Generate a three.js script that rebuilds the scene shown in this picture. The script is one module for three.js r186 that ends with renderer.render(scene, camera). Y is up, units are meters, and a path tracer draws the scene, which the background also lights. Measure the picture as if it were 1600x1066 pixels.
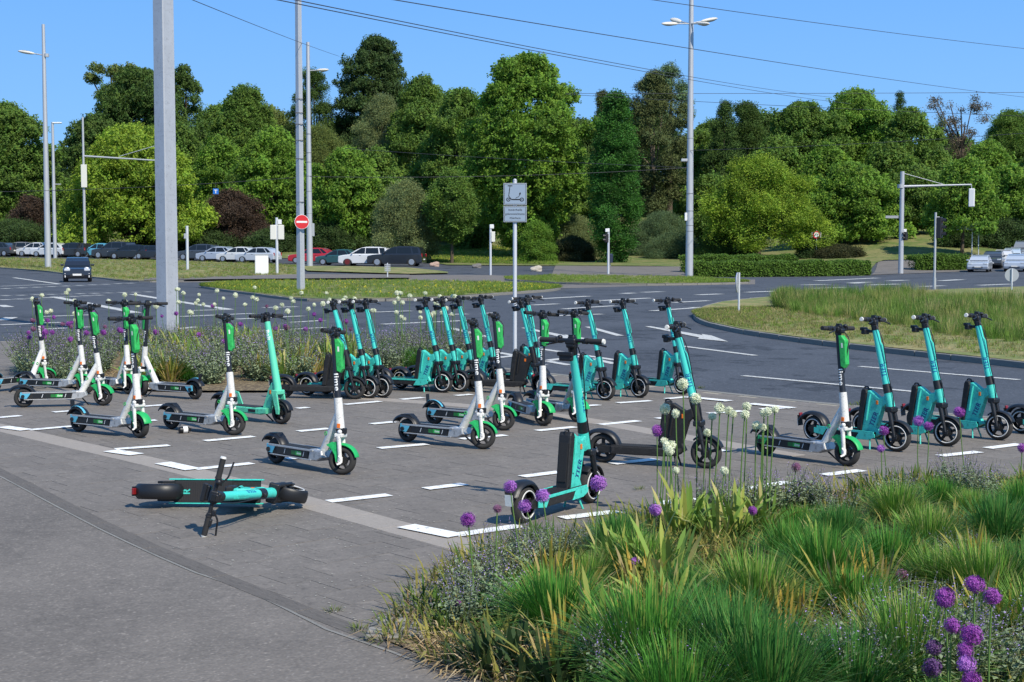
import * as THREE from 'three';
import { mergeGeometries, toCreasedNormals } from 'three/addons/utils/BufferGeometryUtils.js';
import { RoundedBoxGeometry } from 'three/addons/geometries/RoundedBoxGeometry.js';
import { FontLoader } from 'three/addons/loaders/FontLoader.js';
import { TextGeometry } from 'three/addons/geometries/TextGeometry.js';

// ---------------------------------------------------------------- camera, sky, sun, exposure
const scene = new THREE.Scene();
const FOCAL = 2250, EYE = 1.8, PITCH = Math.atan(141 / FOCAL);
const camera = new THREE.PerspectiveCamera(2 * Math.atan(533 / FOCAL) * 180 / Math.PI, 1024 / 682, 0.1, 900);
camera.position.set(0, EYE, 0);
camera.rotation.set(-PITCH, 0, 0);
scene.add(camera);

const SKY_W = 64, SKY_H = 256, skyData = new Float32Array(SKY_W * SKY_H * 4);
{
  const stops = [[-90, .10, .11, .10], [-4, .22, .30, .36], [0, .36, .62, .97], [4, .25, .535, .955], [10, .175, .44, .94], [30, .11, .30, .68], [90, .07, .20, .48]];
  for (let j = 0; j < SKY_H; j++) {
    const e = (j + .5) / SKY_H * 180 - 90;                     // first row is the nadir
    let k = 0; while (k < stops.length - 2 && stops[k + 1][0] < e) k++;
    const a = stops[k], b = stops[k + 1], t = Math.min(1, Math.max(0, (e - a[0]) / (b[0] - a[0])));
    for (let i = 0; i < SKY_W; i++) for (let c = 0; c < 4; c++) skyData[(j * SKY_W + i) * 4 + c] = c === 3 ? 1 : a[c + 1] + (b[c + 1] - a[c + 1]) * t;
  }
}
const skyTexture = new THREE.DataTexture(skyData, SKY_W, SKY_H, THREE.RGBAFormat, THREE.FloatType);
skyTexture.mapping = THREE.EquirectangularReflectionMapping; skyTexture.magFilter = THREE.LinearFilter; skyTexture.minFilter = THREE.LinearFilter;
skyTexture.wrapS = THREE.RepeatWrapping; skyTexture.needsUpdate = true;
scene.background = skyTexture; scene.environment = skyTexture;

const sun = new THREE.DirectionalLight(new THREE.Color(1, .93, .80), 5);
sun.position.set(.66, 1.15, .9).multiplyScalar(120); sun.target.position.set(0, 0, -40);
sun.position.add(sun.target.position);
sun.castShadow = true; sun.shadow.mapSize.set(4096, 4096);
Object.assign(sun.shadow.camera, { left: -90, right: 90, top: 90, bottom: -90, near: 1, far: 420 });
scene.add(sun, sun.target);

const renderer = new THREE.WebGLRenderer({ antialias: true });
renderer.setSize(1024, 682);
renderer.toneMapping = THREE.LinearToneMapping;
renderer.toneMappingExposure = 1.08;
renderer.shadowMap.enabled = true;

// ---------------------------------------------------------------- helpers
let seedState = 7;
function seed(n) { seedState = (n * 2654435761) >>> 0 || 1; }
function rnd() { seedState |= 0; seedState = seedState + 0x6D2B79F5 | 0; let t = Math.imul(seedState ^ seedState >>> 15, 1 | seedState); t = t + Math.imul(t ^ t >>> 7, 61 | t) ^ t; return ((t ^ t >>> 14) >>> 0) / 4294967296; }
const rr = (a, b) => a + (b - a) * rnd();
const V = (x, y, z) => new THREE.Vector3(x, y, z);
const clamp = (x, a, b) => Math.min(b, Math.max(a, x));
const smooth = (a, b, x) => { const t = clamp((x - a) / (b - a), 0, 1); return t * t * (3 - 2 * t); };

// terrain height of the park behind the crossing (d = metres in front of the camera)
function H(x, z) {
  const d = -z;
  let h = .016 * Math.max(0, d - 96) * smooth(96, 112, d);
  h *= 1 - .75 * smooth(4, 30, x) * (1 - smooth(118, 135, d));
  h += 4.6 * smooth(138, 235, d) + .035 * Math.max(0, d - 225);
  h += smooth(128, 160, d) * 2.2 * smooth(22, 40, x);
  return h - .05;
}
// a pixel of the 1600 x 1066 photograph to a ray, to the ground plane y, to the terrain, to a depth
const CP = Math.cos(PITCH), SP = Math.sin(PITCH);
function ray(u, v) { const x = (u - 800) / FOCAL, y = -(v - 533) / FOCAL; return V(x, y * CP - SP, -CP - y * SP); }
function G(u, v, y = 0) { const r = ray(u, v), t = (y - EYE) / r.y; return V(r.x * t, y, r.z * t); }
function GD(u, v, d) { const r = ray(u, v), t = d / -r.z; return V(r.x * t, EYE + r.y * t, -d); }
function GT(u, v) {
  const r = ray(u, v);
  for (let d = 5; d < 420; d += .25) { const t = d / -r.z, y = EYE + r.y * t, x = r.x * t; if (y < H(x, -d)) return V(x, H(x, -d), -d); }
  return GD(u, v, 420);
}
const taken = {};
function numbered(name) { if (!(name in taken)) { taken[name] = 0; return name; } return name + '_' + String(++taken[name]).padStart(3, '0'); }
function shade(o) { o.traverse((m) => { if (m.isMesh) { m.castShadow = true; m.receiveShadow = true; } }); return o; }
function tag(o, label, category, group) { o.userData.label = label; o.userData.category = category; if (group) o.userData.group = group; return o; }
function thing(name, label, category, pos, turn = 0, group) {
  const o = new THREE.Group(); o.name = numbered(name); tag(o, label, category, group);
  if (pos) o.position.copy(pos); o.rotation.order = 'YXZ'; o.rotation.y = turn; scene.add(o); return o;
}
function part(name, geo, mat, parent) { const m = new THREE.Mesh(geo, mat); m.name = name; m.castShadow = m.receiveShadow = true; parent.add(m); return m; }
function single(name, geo, mat, label, category, group) { const m = new THREE.Mesh(geo, mat); m.name = numbered(name); m.castShadow = m.receiveShadow = true; scene.add(m); return tag(m, label, category, group); }
function structure(name, geo, mat) { const m = new THREE.Mesh(geo, mat); m.name = numbered(name); m.userData.kind = 'structure'; m.castShadow = m.receiveShadow = true; scene.add(m); return m; }
const cache = {};
const geo = (k, f) => cache[k] || (cache[k] = f());
function merged(list) { return mergeGeometries(list.map((g) => { const q = g.index ? g.toNonIndexed() : g; for (const k of Object.keys(q.attributes)) if (!['position', 'normal', 'uv'].includes(k)) q.deleteAttribute(k); if (!q.attributes.uv) q.setAttribute('uv', new THREE.BufferAttribute(new Float32Array(q.attributes.position.count * 2), 2)); return q; })); }
const bx = (w, h, d, x = 0, y = 0, z = 0, r = 0) => { const g = r ? new RoundedBoxGeometry(w, h, d, 2, r) : new THREE.BoxGeometry(w, h, d); g.translate(x, y, z); return g; };
function bar(a, b, r0, r1 = r0, seg = 10, open = false) {             // a tapered rod from a to b
  const d = b.clone().sub(a), g = new THREE.CylinderGeometry(r1, r0, d.length(), seg, 1, open);
  g.applyQuaternion(new THREE.Quaternion().setFromUnitVectors(V(0, 1, 0), d.normalize()));
  g.translate((a.x + b.x) / 2, (a.y + b.y) / 2, (a.z + b.z) / 2); return g;
}
function tube(pts, r, seg = 16, rad = 6) { return new THREE.TubeGeometry(new THREE.CatmullRomCurve3(pts), seg, r, rad, false); }
function extrude(pts, depth, bevel = 0, seg = 2) {                    // a side outline in x,y given a thickness in z, centred
  const s = new THREE.Shape(pts.map((p) => new THREE.Vector2(p[0], p[1])));
  const g = new THREE.ExtrudeGeometry(s, { depth: depth - 2 * bevel, bevelEnabled: bevel > 0, bevelThickness: bevel, bevelSize: bevel * .8, bevelOffset: -bevel * .8, bevelSegments: seg, curveSegments: 6 });
  g.translate(0, 0, -(depth - 2 * bevel) / 2); return g;
}
function sheet(pts, y) {                                              // a flat polygon of ground points
  const g = new THREE.ShapeGeometry(new THREE.Shape(pts.map((p) => new THREE.Vector2(p.x, -p.z))));
  g.rotateX(-Math.PI / 2); g.translate(0, y, 0); return g;
}
function strip(line, width, y, off = 0, hfun) {                       // a flat band along a line of ground points
  const pos = [], uv = [], idx = []; let s = 0;
  line.forEach((p, i) => {
    const a = line[Math.max(0, i - 1)], b = line[Math.min(line.length - 1, i + 1)];
    const t = b.clone().sub(a).setY(0).normalize(), n = V(-t.z, 0, t.x);
    if (i) s += p.distanceTo(line[i - 1]);
    for (const k of [-1, 1]) { const q = p.clone().addScaledVector(n, off + k * width / 2); pos.push(q.x, hfun ? hfun(q.x, q.z) + y : y, q.z); uv.push(s, k * width / 2); }
    if (i) { const o = 2 * i; idx.push(o - 2, o - 1, o, o, o - 1, o + 1); }
  });
  const g = new THREE.BufferGeometry(); g.setAttribute('position', new THREE.Float32BufferAttribute(pos, 3)); g.setAttribute('uv', new THREE.Float32BufferAttribute(uv, 2)); g.setIndex(idx); g.computeVertexNormals();
  if (g.attributes.normal.getY(0) < 0) { idx.reverse(); g.setIndex(idx); g.computeVertexNormals(); }
  return g;
}
function curve(pts, step) { const c = new THREE.CatmullRomCurve3(pts, false, 'centripetal'); const n = Math.max(2, Math.round(c.getLength() / step)); return c.getSpacedPoints(n); }

// ---------------------------------------------------------------- procedural textures
function lattice(n, s) { seed(s); const a = new Float32Array(n * n); for (let i = 0; i < a.length; i++) a[i] = rnd(); return a; }
function fbm(size, octaves, s) {                                       // tileable value noise, 0..1; octaves = [[cells, weight], ...]
  const out = new Float32Array(size * size); let sum = 0;
  octaves.forEach(([n, w], o) => {
    const L = lattice(n, s * 31 + o); sum += w;
    for (let y = 0; y < size; y++) for (let x = 0; x < size; x++) {
      const fx = x / size * n, fy = y / size * n, x0 = Math.floor(fx), y0 = Math.floor(fy); let tx = fx - x0, ty = fy - y0; tx = tx * tx * (3 - 2 * tx); ty = ty * ty * (3 - 2 * ty);
      const x1 = (x0 + 1) % n, y1 = (y0 + 1) % n, a = L[y0 * n + x0], b = L[y0 * n + x1], c = L[y1 * n + x0], d = L[y1 * n + x1];
      out[y * size + x] += w * (a + (b - a) * tx + (c - a) * ty + (a - b - c + d) * tx * ty);
    }
  });
  for (let i = 0; i < out.length; i++) out[i] /= sum; return out;
}
function colourMap(size, metres, pick) {
  const d = new Uint8Array(size * size * 4);
  for (let i = 0; i < size * size; i++) { const c = pick(i); for (let k = 0; k < 3; k++) { const v = clamp(c[k], 0, 1); d[i * 4 + k] = 255 * (v <= .0031308 ? 12.92 * v : 1.055 * Math.pow(v, 1 / 2.4) - .055); } d[i * 4 + 3] = 255; }
  const t = new THREE.DataTexture(d, size, size); t.colorSpace = THREE.SRGBColorSpace; t.wrapS = t.wrapT = THREE.RepeatWrapping; t.magFilter = THREE.LinearFilter; t.minFilter = THREE.LinearMipmapLinearFilter; t.generateMipmaps = true; t.repeat.set(1 / metres, 1 / metres); t.needsUpdate = true; return t;
}
function greyMap(size, metres, a) { const d = new Uint8Array(size * size * 4); for (let i = 0; i < size * size; i++) { d[i * 4] = d[i * 4 + 1] = d[i * 4 + 2] = 255 * clamp(a[i], 0, 1); d[i * 4 + 3] = 255; } const t = new THREE.DataTexture(d, size, size); t.wrapS = t.wrapT = THREE.RepeatWrapping; t.magFilter = THREE.LinearFilter; t.repeat.set(1 / metres, 1 / metres); t.needsUpdate = true; return t; }
const mix3 = (a, b, t) => [a[0] + (b[0] - a[0]) * t, a[1] + (b[1] - a[1]) * t, a[2] + (b[2] - a[2]) * t];
const std = (c, rough = .6, metal = 0, more = {}) => new THREE.MeshStandardMaterial({ color: Array.isArray(c) ? new THREE.Color().setRGB(...c) : c, roughness: rough, metalness: metal, ...more });

const fineA = fbm(512, [[256, 1], [128, .6]], 3), coarseA = fbm(512, [[4, 1], [9, .7], [23, .5], [60, .3]], 5), midB = fbm(512, [[30, 1], [70, .8], [150, .6]], 9);
const fineL = fbm(1024, [[512, 1], [256, .6]], 13), coarseL = fbm(1024, [[3, 1], [7, .8], [19, .6], [50, .4]], 15), stainL = fbm(1024, [[12, 1], [30, .7], [90, .5]], 17);
const M = {};
// crossing asphalt: bluish dark grey with pale aggregate
M.road = std([1, 1, 1], .82, 0, { map: colourMap(1024, 8, (i) => { const s = .062 + .05 * (coarseL[i] - .5) + .05 * (fineL[i] - .5) + (fineL[i] > .78 ? .045 : 0) - .03 * smooth(.62, .74, stainL[i]); return [s * .92, s * 1.0, s * 1.16]; }), bumpMap: greyMap(512, 3, fineA), bumpScale: .003 });
M.footway = std([1, 1, 1], .9, 0, { map: colourMap(1024, 4.6, (i) => { const s = .136 + .055 * (coarseL[i] - .5) + .075 * (fineL[i] - .5) + (fineL[i] > .8 ? .06 : 0) - .014 * smooth(.6, .72, stainL[i]) + .01 * smooth(.4, .3, stainL[i]); return [s * 1.13, s, s * .87]; }), bumpMap: greyMap(512, 2.2, fineA), bumpScale: .003 });
const slabTone = (k, t) => std([1, 1, 1], .88, 0, { map: colourMap(512, 1.7 + k * .4, (i) => { const s = t + .045 * (coarseA[(i * 7 + k * 9973) % 262144] - .5) + .05 * (fineA[i] - .5) + (midB[i] > .70 ? .03 : 0) - (midB[i] < .30 ? .03 : 0); return [s * 1.13, s, s * .87]; }), bumpMap: greyMap(512, 1.7 + k * .4, fineA), bumpScale: .002 });
M.slabs = [slabTone(0, .148), slabTone(1, .140), slabTone(2, .157)];
M.strip = slabTone(3, .27);
M.joint = std([.31, .28, .22], .95);
M.edging = slabTone(4, .105);
M.kerb = std([1, 1, 1], .9, 0, { map: colourMap(512, 1.5, (i) => { const s = .2 + .09 * (coarseA[i] - .5) + .06 * (fineA[i] - .5); return [s * 1.04, s, s * .9]; }) });
M.paint = std([1, 1, 1], .75, 0, { map: colourMap(512, 1.1, (i) => { const w = midB[i] > .72 ? .42 : midB[i] > .64 ? .66 : .82 + .1 * (fineA[i] - .5); return [w, w, w * .97]; }) });
M.roadPaint = std([1, 1, 1], .8, 0, { map: colourMap(512, 1.6, (i) => { const w = midB[i] > .66 ? .26 : .52 + .14 * (fineA[i] - .5); return [w, w, w * .95]; }) });
M.grassGround = std([1, 1, 1], 1, 0, { map: colourMap(512, 9, (i) => mix3(mix3([.105, .15, .028], [.20, .19, .065], smooth(.38, .66, coarseA[i])), [.05, .08, .015], smooth(.55, .8, midB[i]) * .7)), bumpMap: greyMap(512, 9, midB), bumpScale: .05 });
M.dryGrass = std([1, 1, 1], 1, 0, { map: colourMap(512, 5, (i) => mix3(mix3([.27, .235, .095], [.16, .19, .05], smooth(.42, .6, coarseA[i])), [.10, .10, .04], smooth(.55, .8, midB[i]) * .6)), bumpMap: greyMap(512, 5, midB), bumpScale: .04 });
M.soil = std([1, 1, 1], 1, 0, { map: colourMap(512, 1.4, (i) => mix3(mix3([.12, .085, .05], [.30, .235, .13], smooth(.4, .7, midB[i])), [.05, .036, .022], smooth(.5, .75, fineA[i]) * .6)), bumpMap: greyMap(512, 1.4, midB), bumpScale: .02 });
M.bark = std([.085, .065, .045], 1);
M.paleBark = std([.16, .13, .10], 1);
M.zinc = std([1, 1, 1], .5, .35, { map: colourMap(512, 1.3, (i) => { const s = .50 + .16 * (coarseA[i] - .5) - .10 * smooth(.66, .74, midB[i]) + .03 * (fineA[i] - .5); return [s * .97, s, s * 1.04]; }) });
M.galv = std([.46, .47, .48], .5, .4);
M.wire = std([.06, .06, .065], .6, .3);
M.black = std([.016, .016, .018], .5);
M.blackMatt = std([.022, .022, .024], .8);
M.rubber = std([.028, .027, .026], .85);
M.white = std([.78, .78, .77], .45);
M.offWhite = std([.66, .66, .62], .6);
M.chrome = std([.7, .7, .72], .25, .9);
M.signGrey = std([.35, .36, .38], .55, .3);

// ---------------------------------------------------------------- ground, roads, islands
const px = (list, f = G, ...rest) => list.map(([u, v]) => f(u, v, ...rest));
const ROAD_Y = -.05;
{
  // asphalt of the whole crossing: one sheet that follows the rise towards the park
  const cols = 90, rows = 110, pos = [], uv = [], idx = [];
  for (let j = 0; j <= rows; j++) for (let i = 0; i <= cols; i++) {
    const x = -180 + 360 * i / cols, z = 14 - 186 * j / rows;
    pos.push(x, H(x, z), z); uv.push(x, -z);
    if (i && j) { const a = (j - 1) * (cols + 1) + i - 1, b = a + 1, c = a + cols + 1, d = c + 1; idx.push(a, b, c, b, d, c); }
  }
  const g = new THREE.BufferGeometry(); g.setAttribute('position', new THREE.Float32BufferAttribute(pos, 3)); g.setAttribute('uv', new THREE.Float32BufferAttribute(uv, 2)); g.setIndex(idx); g.computeVertexNormals();
  structure('road', g, M.road);
}
function lerpLine(pts, n) { const acc = [0]; for (let i = 1; i < pts.length; i++) acc.push(acc[i - 1] + pts[i].distanceTo(pts[i - 1])); const out = []; for (let k = 0; k <= n; k++) { const s = acc[acc.length - 1] * k / n; let i = 1; while (i < acc.length - 1 && acc[i] < s) i++; out.push(pts[i - 1].clone().lerp(pts[i], (s - acc[i - 1]) / (acc[i] - acc[i - 1] || 1))); } return out; }
function band(near, far, off, cols, rows, hf = H) {                     // ground between two lines, draped over the terrain
  const A = lerpLine(near, cols), B = lerpLine(far, cols), pos = [], uv = [], idx = [];
  for (let j = 0; j <= rows; j++) for (let i = 0; i <= cols; i++) {
    const p = A[i].clone().lerp(B[i], j / rows); pos.push(p.x, hf(p.x, p.z) + off, p.z); uv.push(p.x, -p.z);
    if (i && j) { const a = (j - 1) * (cols + 1) + i - 1, b = a + 1, c = a + cols + 1, d = c + 1; idx.push(a, b, c, b, d, c); }
  }
  const g = new THREE.BufferGeometry(); g.setAttribute('position', new THREE.Float32BufferAttribute(pos, 3)); g.setAttribute('uv', new THREE.Float32BufferAttribute(uv, 2)); g.setIndex(idx); g.computeVertexNormals();
  return g;
}
// far lawn of the park up to the horizon
const lawnEdge = px([[-60, 397], [0, 397], [240, 400], [330, 402], [440, 404], [560, 408], [670, 410], [700, 415], [870, 416], [1060, 417], [1080, 426], [1350, 426], [1372, 408], [1440, 406], [1660, 406]], GT);
lawnEdge.unshift(V(-170, 0, -172)); lawnEdge.push(V(170, 0, -125));
structure('lawn', band(lawnEdge, lawnEdge.map((p) => V(p.x * 2.1, 0, -430)), .06, 120, 60), M.grassGround);

const kerbBox = new RoundedBoxGeometry(.985, .16, .14, 1, .015);
function kerb(name, line, mat, top, label, pieces = true, w = .14) {
  const pts = curve(line, 1), g = new THREE.Group(); g.name = numbered(name); g.userData.kind = 'structure'; if (label) g.userData.label = label; scene.add(g);
  for (let i = 1; i < pts.length; i++) {
    const a = pts[i - 1], b = pts[i], m = new THREE.Mesh(kerbBox, mat); m.name = 'kerb_stone';
    m.position.set((a.x + b.x) / 2, top + H((a.x + b.x) / 2, (a.z + b.z) / 2) - .08 + rr(-.004, .004), (a.z + b.z) / 2);
    m.rotation.y = Math.atan2(-(b.z - a.z), b.x - a.x); m.scale.set(a.distanceTo(b), 1, w / .14); m.castShadow = m.receiveShadow = true; g.add(m);
  }
  return g;
}
// verge with the no-entry mast
const v1near = [[316, 450], [350, 455.5], [400, 462], [450, 468.5], [500, 471.5], [600, 471], [700, 467], [800, 460], [860, 455.5], [874, 452.5]];
const v1far = [[316, 449.5], [345, 445], [420, 441], [600, 440.5], [760, 443.5], [830, 447], [874, 452]];
structure('verge', band(px(v1near, G, ROAD_Y), px(v1far, G, ROAD_Y), .11, 60, 6), M.grassGround);
kerb('verge_kerb', px(v1near, G, ROAD_Y), M.kerb, .1);
// paved band with the tram crossing behind that verge, the thin verge behind it, the verge with the tall lamp
structure('tram_crossing', band(px([[250, 442], [420, 440], [620, 440], [830, 446], [880, 451], [1000, 447.5], [1180, 444.5]], GT), px([[250, 431], [420, 429], [620, 430], [760, 430], [860, 433], [1000, 434], [1180, 437]], GT), .006, 50, 4), M.footway);
structure('verge', band(px([[480, 425], [560, 427.5], [640, 430], [700, 428.5]], GT), px([[470, 417], [560, 418], [640, 420], [700, 427]], GT), .1, 30, 4), M.dryGrass);
const v3near = [[790, 438.5], [870, 444], [1000, 446.2], [1100, 445.4], [1168, 443.2]];
structure('verge', band(px(v3near, G, ROAD_Y), px([[790, 435], [870, 432.5], [1000, 433.5], [1080, 434.5], [1150, 440.5], [1168, 443]], G, ROAD_Y), .11, 50, 4), M.grassGround);
kerb('verge_kerb', px(v3near, G, ROAD_Y), M.kerb, .1);
// dry strip with the tram rails on the far side of the left road
const tramNear = [[-80, 412], [0, 419.5], [87, 427], [160, 436], [200, 440.5], [250, 441.5], [330, 437], [400, 434], [470, 431]];
structure('tram_strip', band(px(tramNear, GT), px([[-80, 403], [0, 404], [100, 406], [240, 408], [330, 411], [400, 413], [470, 417]], GT), .1, 60, 8), M.dryGrass);
kerb('verge_kerb', px(tramNear.slice(1, 7), GT).map((p) => p.setY(0)), M.kerb, .09);
structure('footpath', band(px([[225, 441], [330, 439.5], [480, 438], [640, 437]], GT), px([[225, 437.5], [330, 434], [480, 431], [640, 432]], GT), .125, 30, 2), M.footway);
{
  const rails = thing('tram_rails', 'steel tram rails in the dry grass strip before the parked cars', 'rail');
  for (const dy of [0, 1.2, 4.2, 5.4]) part('rail', strip(curve(px([[-60, 409.5 - dy * .55], [100, 412.5 - dy * .6], [240, 416.5 - dy * .7], [470, 424 - dy * .8]], GT), 4), .12, .125, 0, H), M.galv, rails);
}
// path and lawn edge in the middle, exit lane on the right
structure('path', band(px([[862, 431.5], [960, 433], [1072, 433.5]], GT), px([[868, 416.5], [960, 417.5], [1064, 418]], GT), .075, 30, 5), M.footway);
structure('path', band(px([[1362, 430], [1420, 428], [1500, 425]], GT), px([[1372, 409], [1420, 408], [1600, 405.5]], GT), .03, 30, 5), M.footway);
// the large island with tall grass on the right
const v4near = [[1086.5, 494], [1092, 502], [1109, 509.5], [1161, 521.5], [1226, 531.5], [1307, 542.5], [1405, 553.5], [1500, 564], [1620, 577.5], [1760, 594]];
const v4far = [[1087, 493], [1099, 484.5], [1129, 476], [1210, 467], [1330, 462], [1420, 458], [1480, 455.5], [1600, 451], [1760, 446]];
structure('traffic_island', band(px(v4near, G, ROAD_Y), px(v4far, G, ROAD_Y), .11, 70, 10), M.dryGrass);
kerb('island_kerb', px(v4near, G, ROAD_Y), M.kerb, .1);
kerb('island_kerb', px(v4far.slice(0, 5), G, ROAD_Y), M.kerb, .1);

// ---- plaza of dark slabs where the scooters stand
const footEdge = [[-60, 712], [0, 738], [128, 804], [192, 836], [344, 902], [400, 919], [501, 968], [574, 1001], [654, 1023], [752, 1064], [840, 1105]];
const bedEdge = [[600, 1003], [606, 985], [640, 948], [700, 893], [780, 862], [900, 840], [1000, 812], [1100, 797], [1240, 778], [1400, 762], [1620, 744], [1800, 732]];
const kerbEdge = [[1800, 679], [1620, 659], [1487, 647], [1300, 631.5], [1187, 620], [1131, 614.5], [1082, 609], [947, 593.5], [887, 587], [850, 583], [720, 568], [600, 556], [400, 541], [262, 533], [90, 531], [-90, 536]];
const plaza = [...px(footEdge.slice(0, 8)), ...px(bedEdge), ...px(kerbEdge)];
structure('plaza_bed', sheet(plaza, -.0027), M.joint);
const inside = (poly, x, z) => { let c = false; for (let i = 0, j = poly.length - 1; i < poly.length; j = i++) { const a = poly[i], b = poly[j]; if ((a.z > z) !== (b.z > z) && x < (b.x - a.x) * (z - a.z) / (b.z - a.z) + a.x) c = !c; } return c; };
{
  const a = G(1163, 764).sub(G(709, 838)).setY(0).normalize(), b = V(-a.z, 0, a.x), o = G(709, 838), S = .3, list = [];
  for (let i = -70; i < 110; i++) for (let j = -90; j < 90; j++) {
    const p = o.clone().addScaledVector(a, (i + (j % 2 ? .5 : 0)) * S).addScaledVector(b, j * S);
    if (p.z > -5 || p.z < -34 || Math.abs(p.x) > -p.z * .5 + 1.5) continue;
    if (p.z > -12.6 ? ![[0, 0], [-.15, -.15], [.15, -.15], [-.15, .15], [.15, .15]].some(([s, t]) => inside(plaza, p.x + a.x * s + b.x * t, p.z + a.z * s + b.z * t)) : [[-.14, -.14], [.14, -.14], [-.14, .14], [.14, .14]].some(([s, t]) => !inside(plaza, p.x + a.x * s + b.x * t, p.z + a.z * s + b.z * t))) continue;
    list.push(p);
  }
  list.sort((p, q) => q.z - p.z); seed(11);
  const turn = Math.atan2(-a.z, a.x), box = new THREE.BoxGeometry(.2965, .05, .2965), floor = new THREE.Group(); floor.name = 'plaza_paving'; floor.userData.kind = 'structure'; scene.add(floor);
  // world uv so that each slab has its own piece of the grain
  const variants = [0, 1, 2, 3, 4, 5].map((k) => { const g = box.clone(); const uv = g.attributes.uv, p = g.attributes.position; for (let i = 0; i < uv.count; i++) uv.setXY(i, p.getX(i) + k * .37, p.getZ(i) + k * .61); return g; });
  const rest = [[], [], []];
  list.forEach((p, n) => {
    const k = Math.floor(rnd() * 3), y = -.025 + rr(-.0012, .0008), vr = Math.floor(rnd() * 6), tilt = rr(-.002, .002);
    if (n < 300) { const m = new THREE.Mesh(variants[vr], M.slabs[k]); m.name = 'paving_slab'; m.position.set(p.x, y, p.z); m.rotation.set(tilt, turn, 0, 'YXZ'); m.receiveShadow = m.castShadow = true; floor.add(m); }
    else { const g = variants[vr].clone(); g.rotateY(turn); g.translate(p.x, y, p.z); rest[k].push(g); }
  });
  rest.forEach((r, k) => { const m = part('paving_slabs', merged(r), M.slabs[k], floor); m.userData.kind = 'stuff'; });
}
function slabRow(name, line, w, len, mat, y) {
  const pts = curve(px(line), len), g = new THREE.Group(); g.name = numbered(name); g.userData.kind = 'structure'; scene.add(g);
  const box = new RoundedBoxGeometry(1, .05, w, 1, .004);
  for (let i = 1; i < pts.length; i++) { const a = pts[i - 1], b = pts[i], m = part('edge_slab', box, mat, g); m.position.set((a.x + b.x) / 2, y - .025, (a.z + b.z) / 2); m.rotation.y = Math.atan2(-(b.z - a.z), b.x - a.x); m.scale.x = a.distanceTo(b) - .004; }
  return g;
}
slabRow('pale_slab_strip', [[-60, 656], [0, 668.5], [120, 696], [240, 723], [360, 753.5], [480, 785.5], [649, 832], [761, 862]], .28, .5, M.strip, .003);
slabRow('pale_slab_strip', [[560, 622], [684, 630.5], [800, 641], [913, 656], [1019, 675], [1128, 693], [1240, 713]], .28, .5, M.strip, .003);
slabRow('kerb_strip', kerbEdge.slice(0, 13), .12, 1, M.kerb, .004);
slabRow('footway_edging', footEdge, .11, 1, M.edging, .006);
structure('joint_sand', strip(curve(px(footEdge), .5), .018, .0055, .066), M.kerb);
{
  const e = px(footEdge), poly = [...e, V(4, 0, 2), V(-14, 0, 2), V(-14, 0, e[0].z - 1)];
  structure('footway', sheet(poly, .0025), M.footway);
}
// ---- white slot markings on the plaza
{
  const A = [[-20, 655, 32, 650.5], [44, 673, 113, 667], [83, 645, 110, 643], [222, 636, 263, 633], [228, 658.5, 244, 657.5], [180, 703, 264, 697], [304, 734.5, 394, 725], [320, 690, 396, 683], [464, 639, 482, 637.5], [466, 675, 514, 670.5], [538, 633, 594, 628], [580, 663.5, 616, 660], [627, 625, 661, 622], [712, 619, 737, 617], [592, 701.5, 667, 695], [720, 687, 790, 681], [447, 718, 482, 715], [665, 765, 726, 757.5], [513, 785, 608, 774.5], [709, 838, 813, 823], [878, 811, 966, 800.5], [816, 746, 875, 738.5], [839, 674, 899, 668], [938, 664.5, 998, 658.5], [965, 630.5, 1017, 627], [1041, 624, 1073, 621], [1108, 647, 1160, 643], [1027, 655, 1048, 653], [917, 635, 936, 633.5], [957, 726, 1025, 718.5], [1189, 640, 1239, 638], [1114, 706, 1134, 704.5], [1163, 765, 1233, 754.5], [1029, 788, 1085, 780], [1287, 743.5, 1347, 736], [1469, 713.5, 1530, 707], [1543, 701.5, 1594, 695]];
  const B = [[4, 668.5, 42, 673.5], [172, 706, 214, 712], [254, 725, 302, 735.5], [634, 824, 714, 840], [1073, 621.3, 1140, 628], [1172, 632, 1239, 639]];
  const marks = new THREE.Group(); marks.name = 'slot_markings'; marks.userData.kind = 'structure'; scene.add(marks);
  for (const s of A) part('painted_dash', strip([G(s[0], s[1]), G(s[2], s[3])], .12, .0075), M.paint, marks);
  for (const s of B) part('painted_dash', strip([G(s[0], s[1]), G(s[2], s[3])], .155, .0115), M.paint, marks);
}
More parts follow.
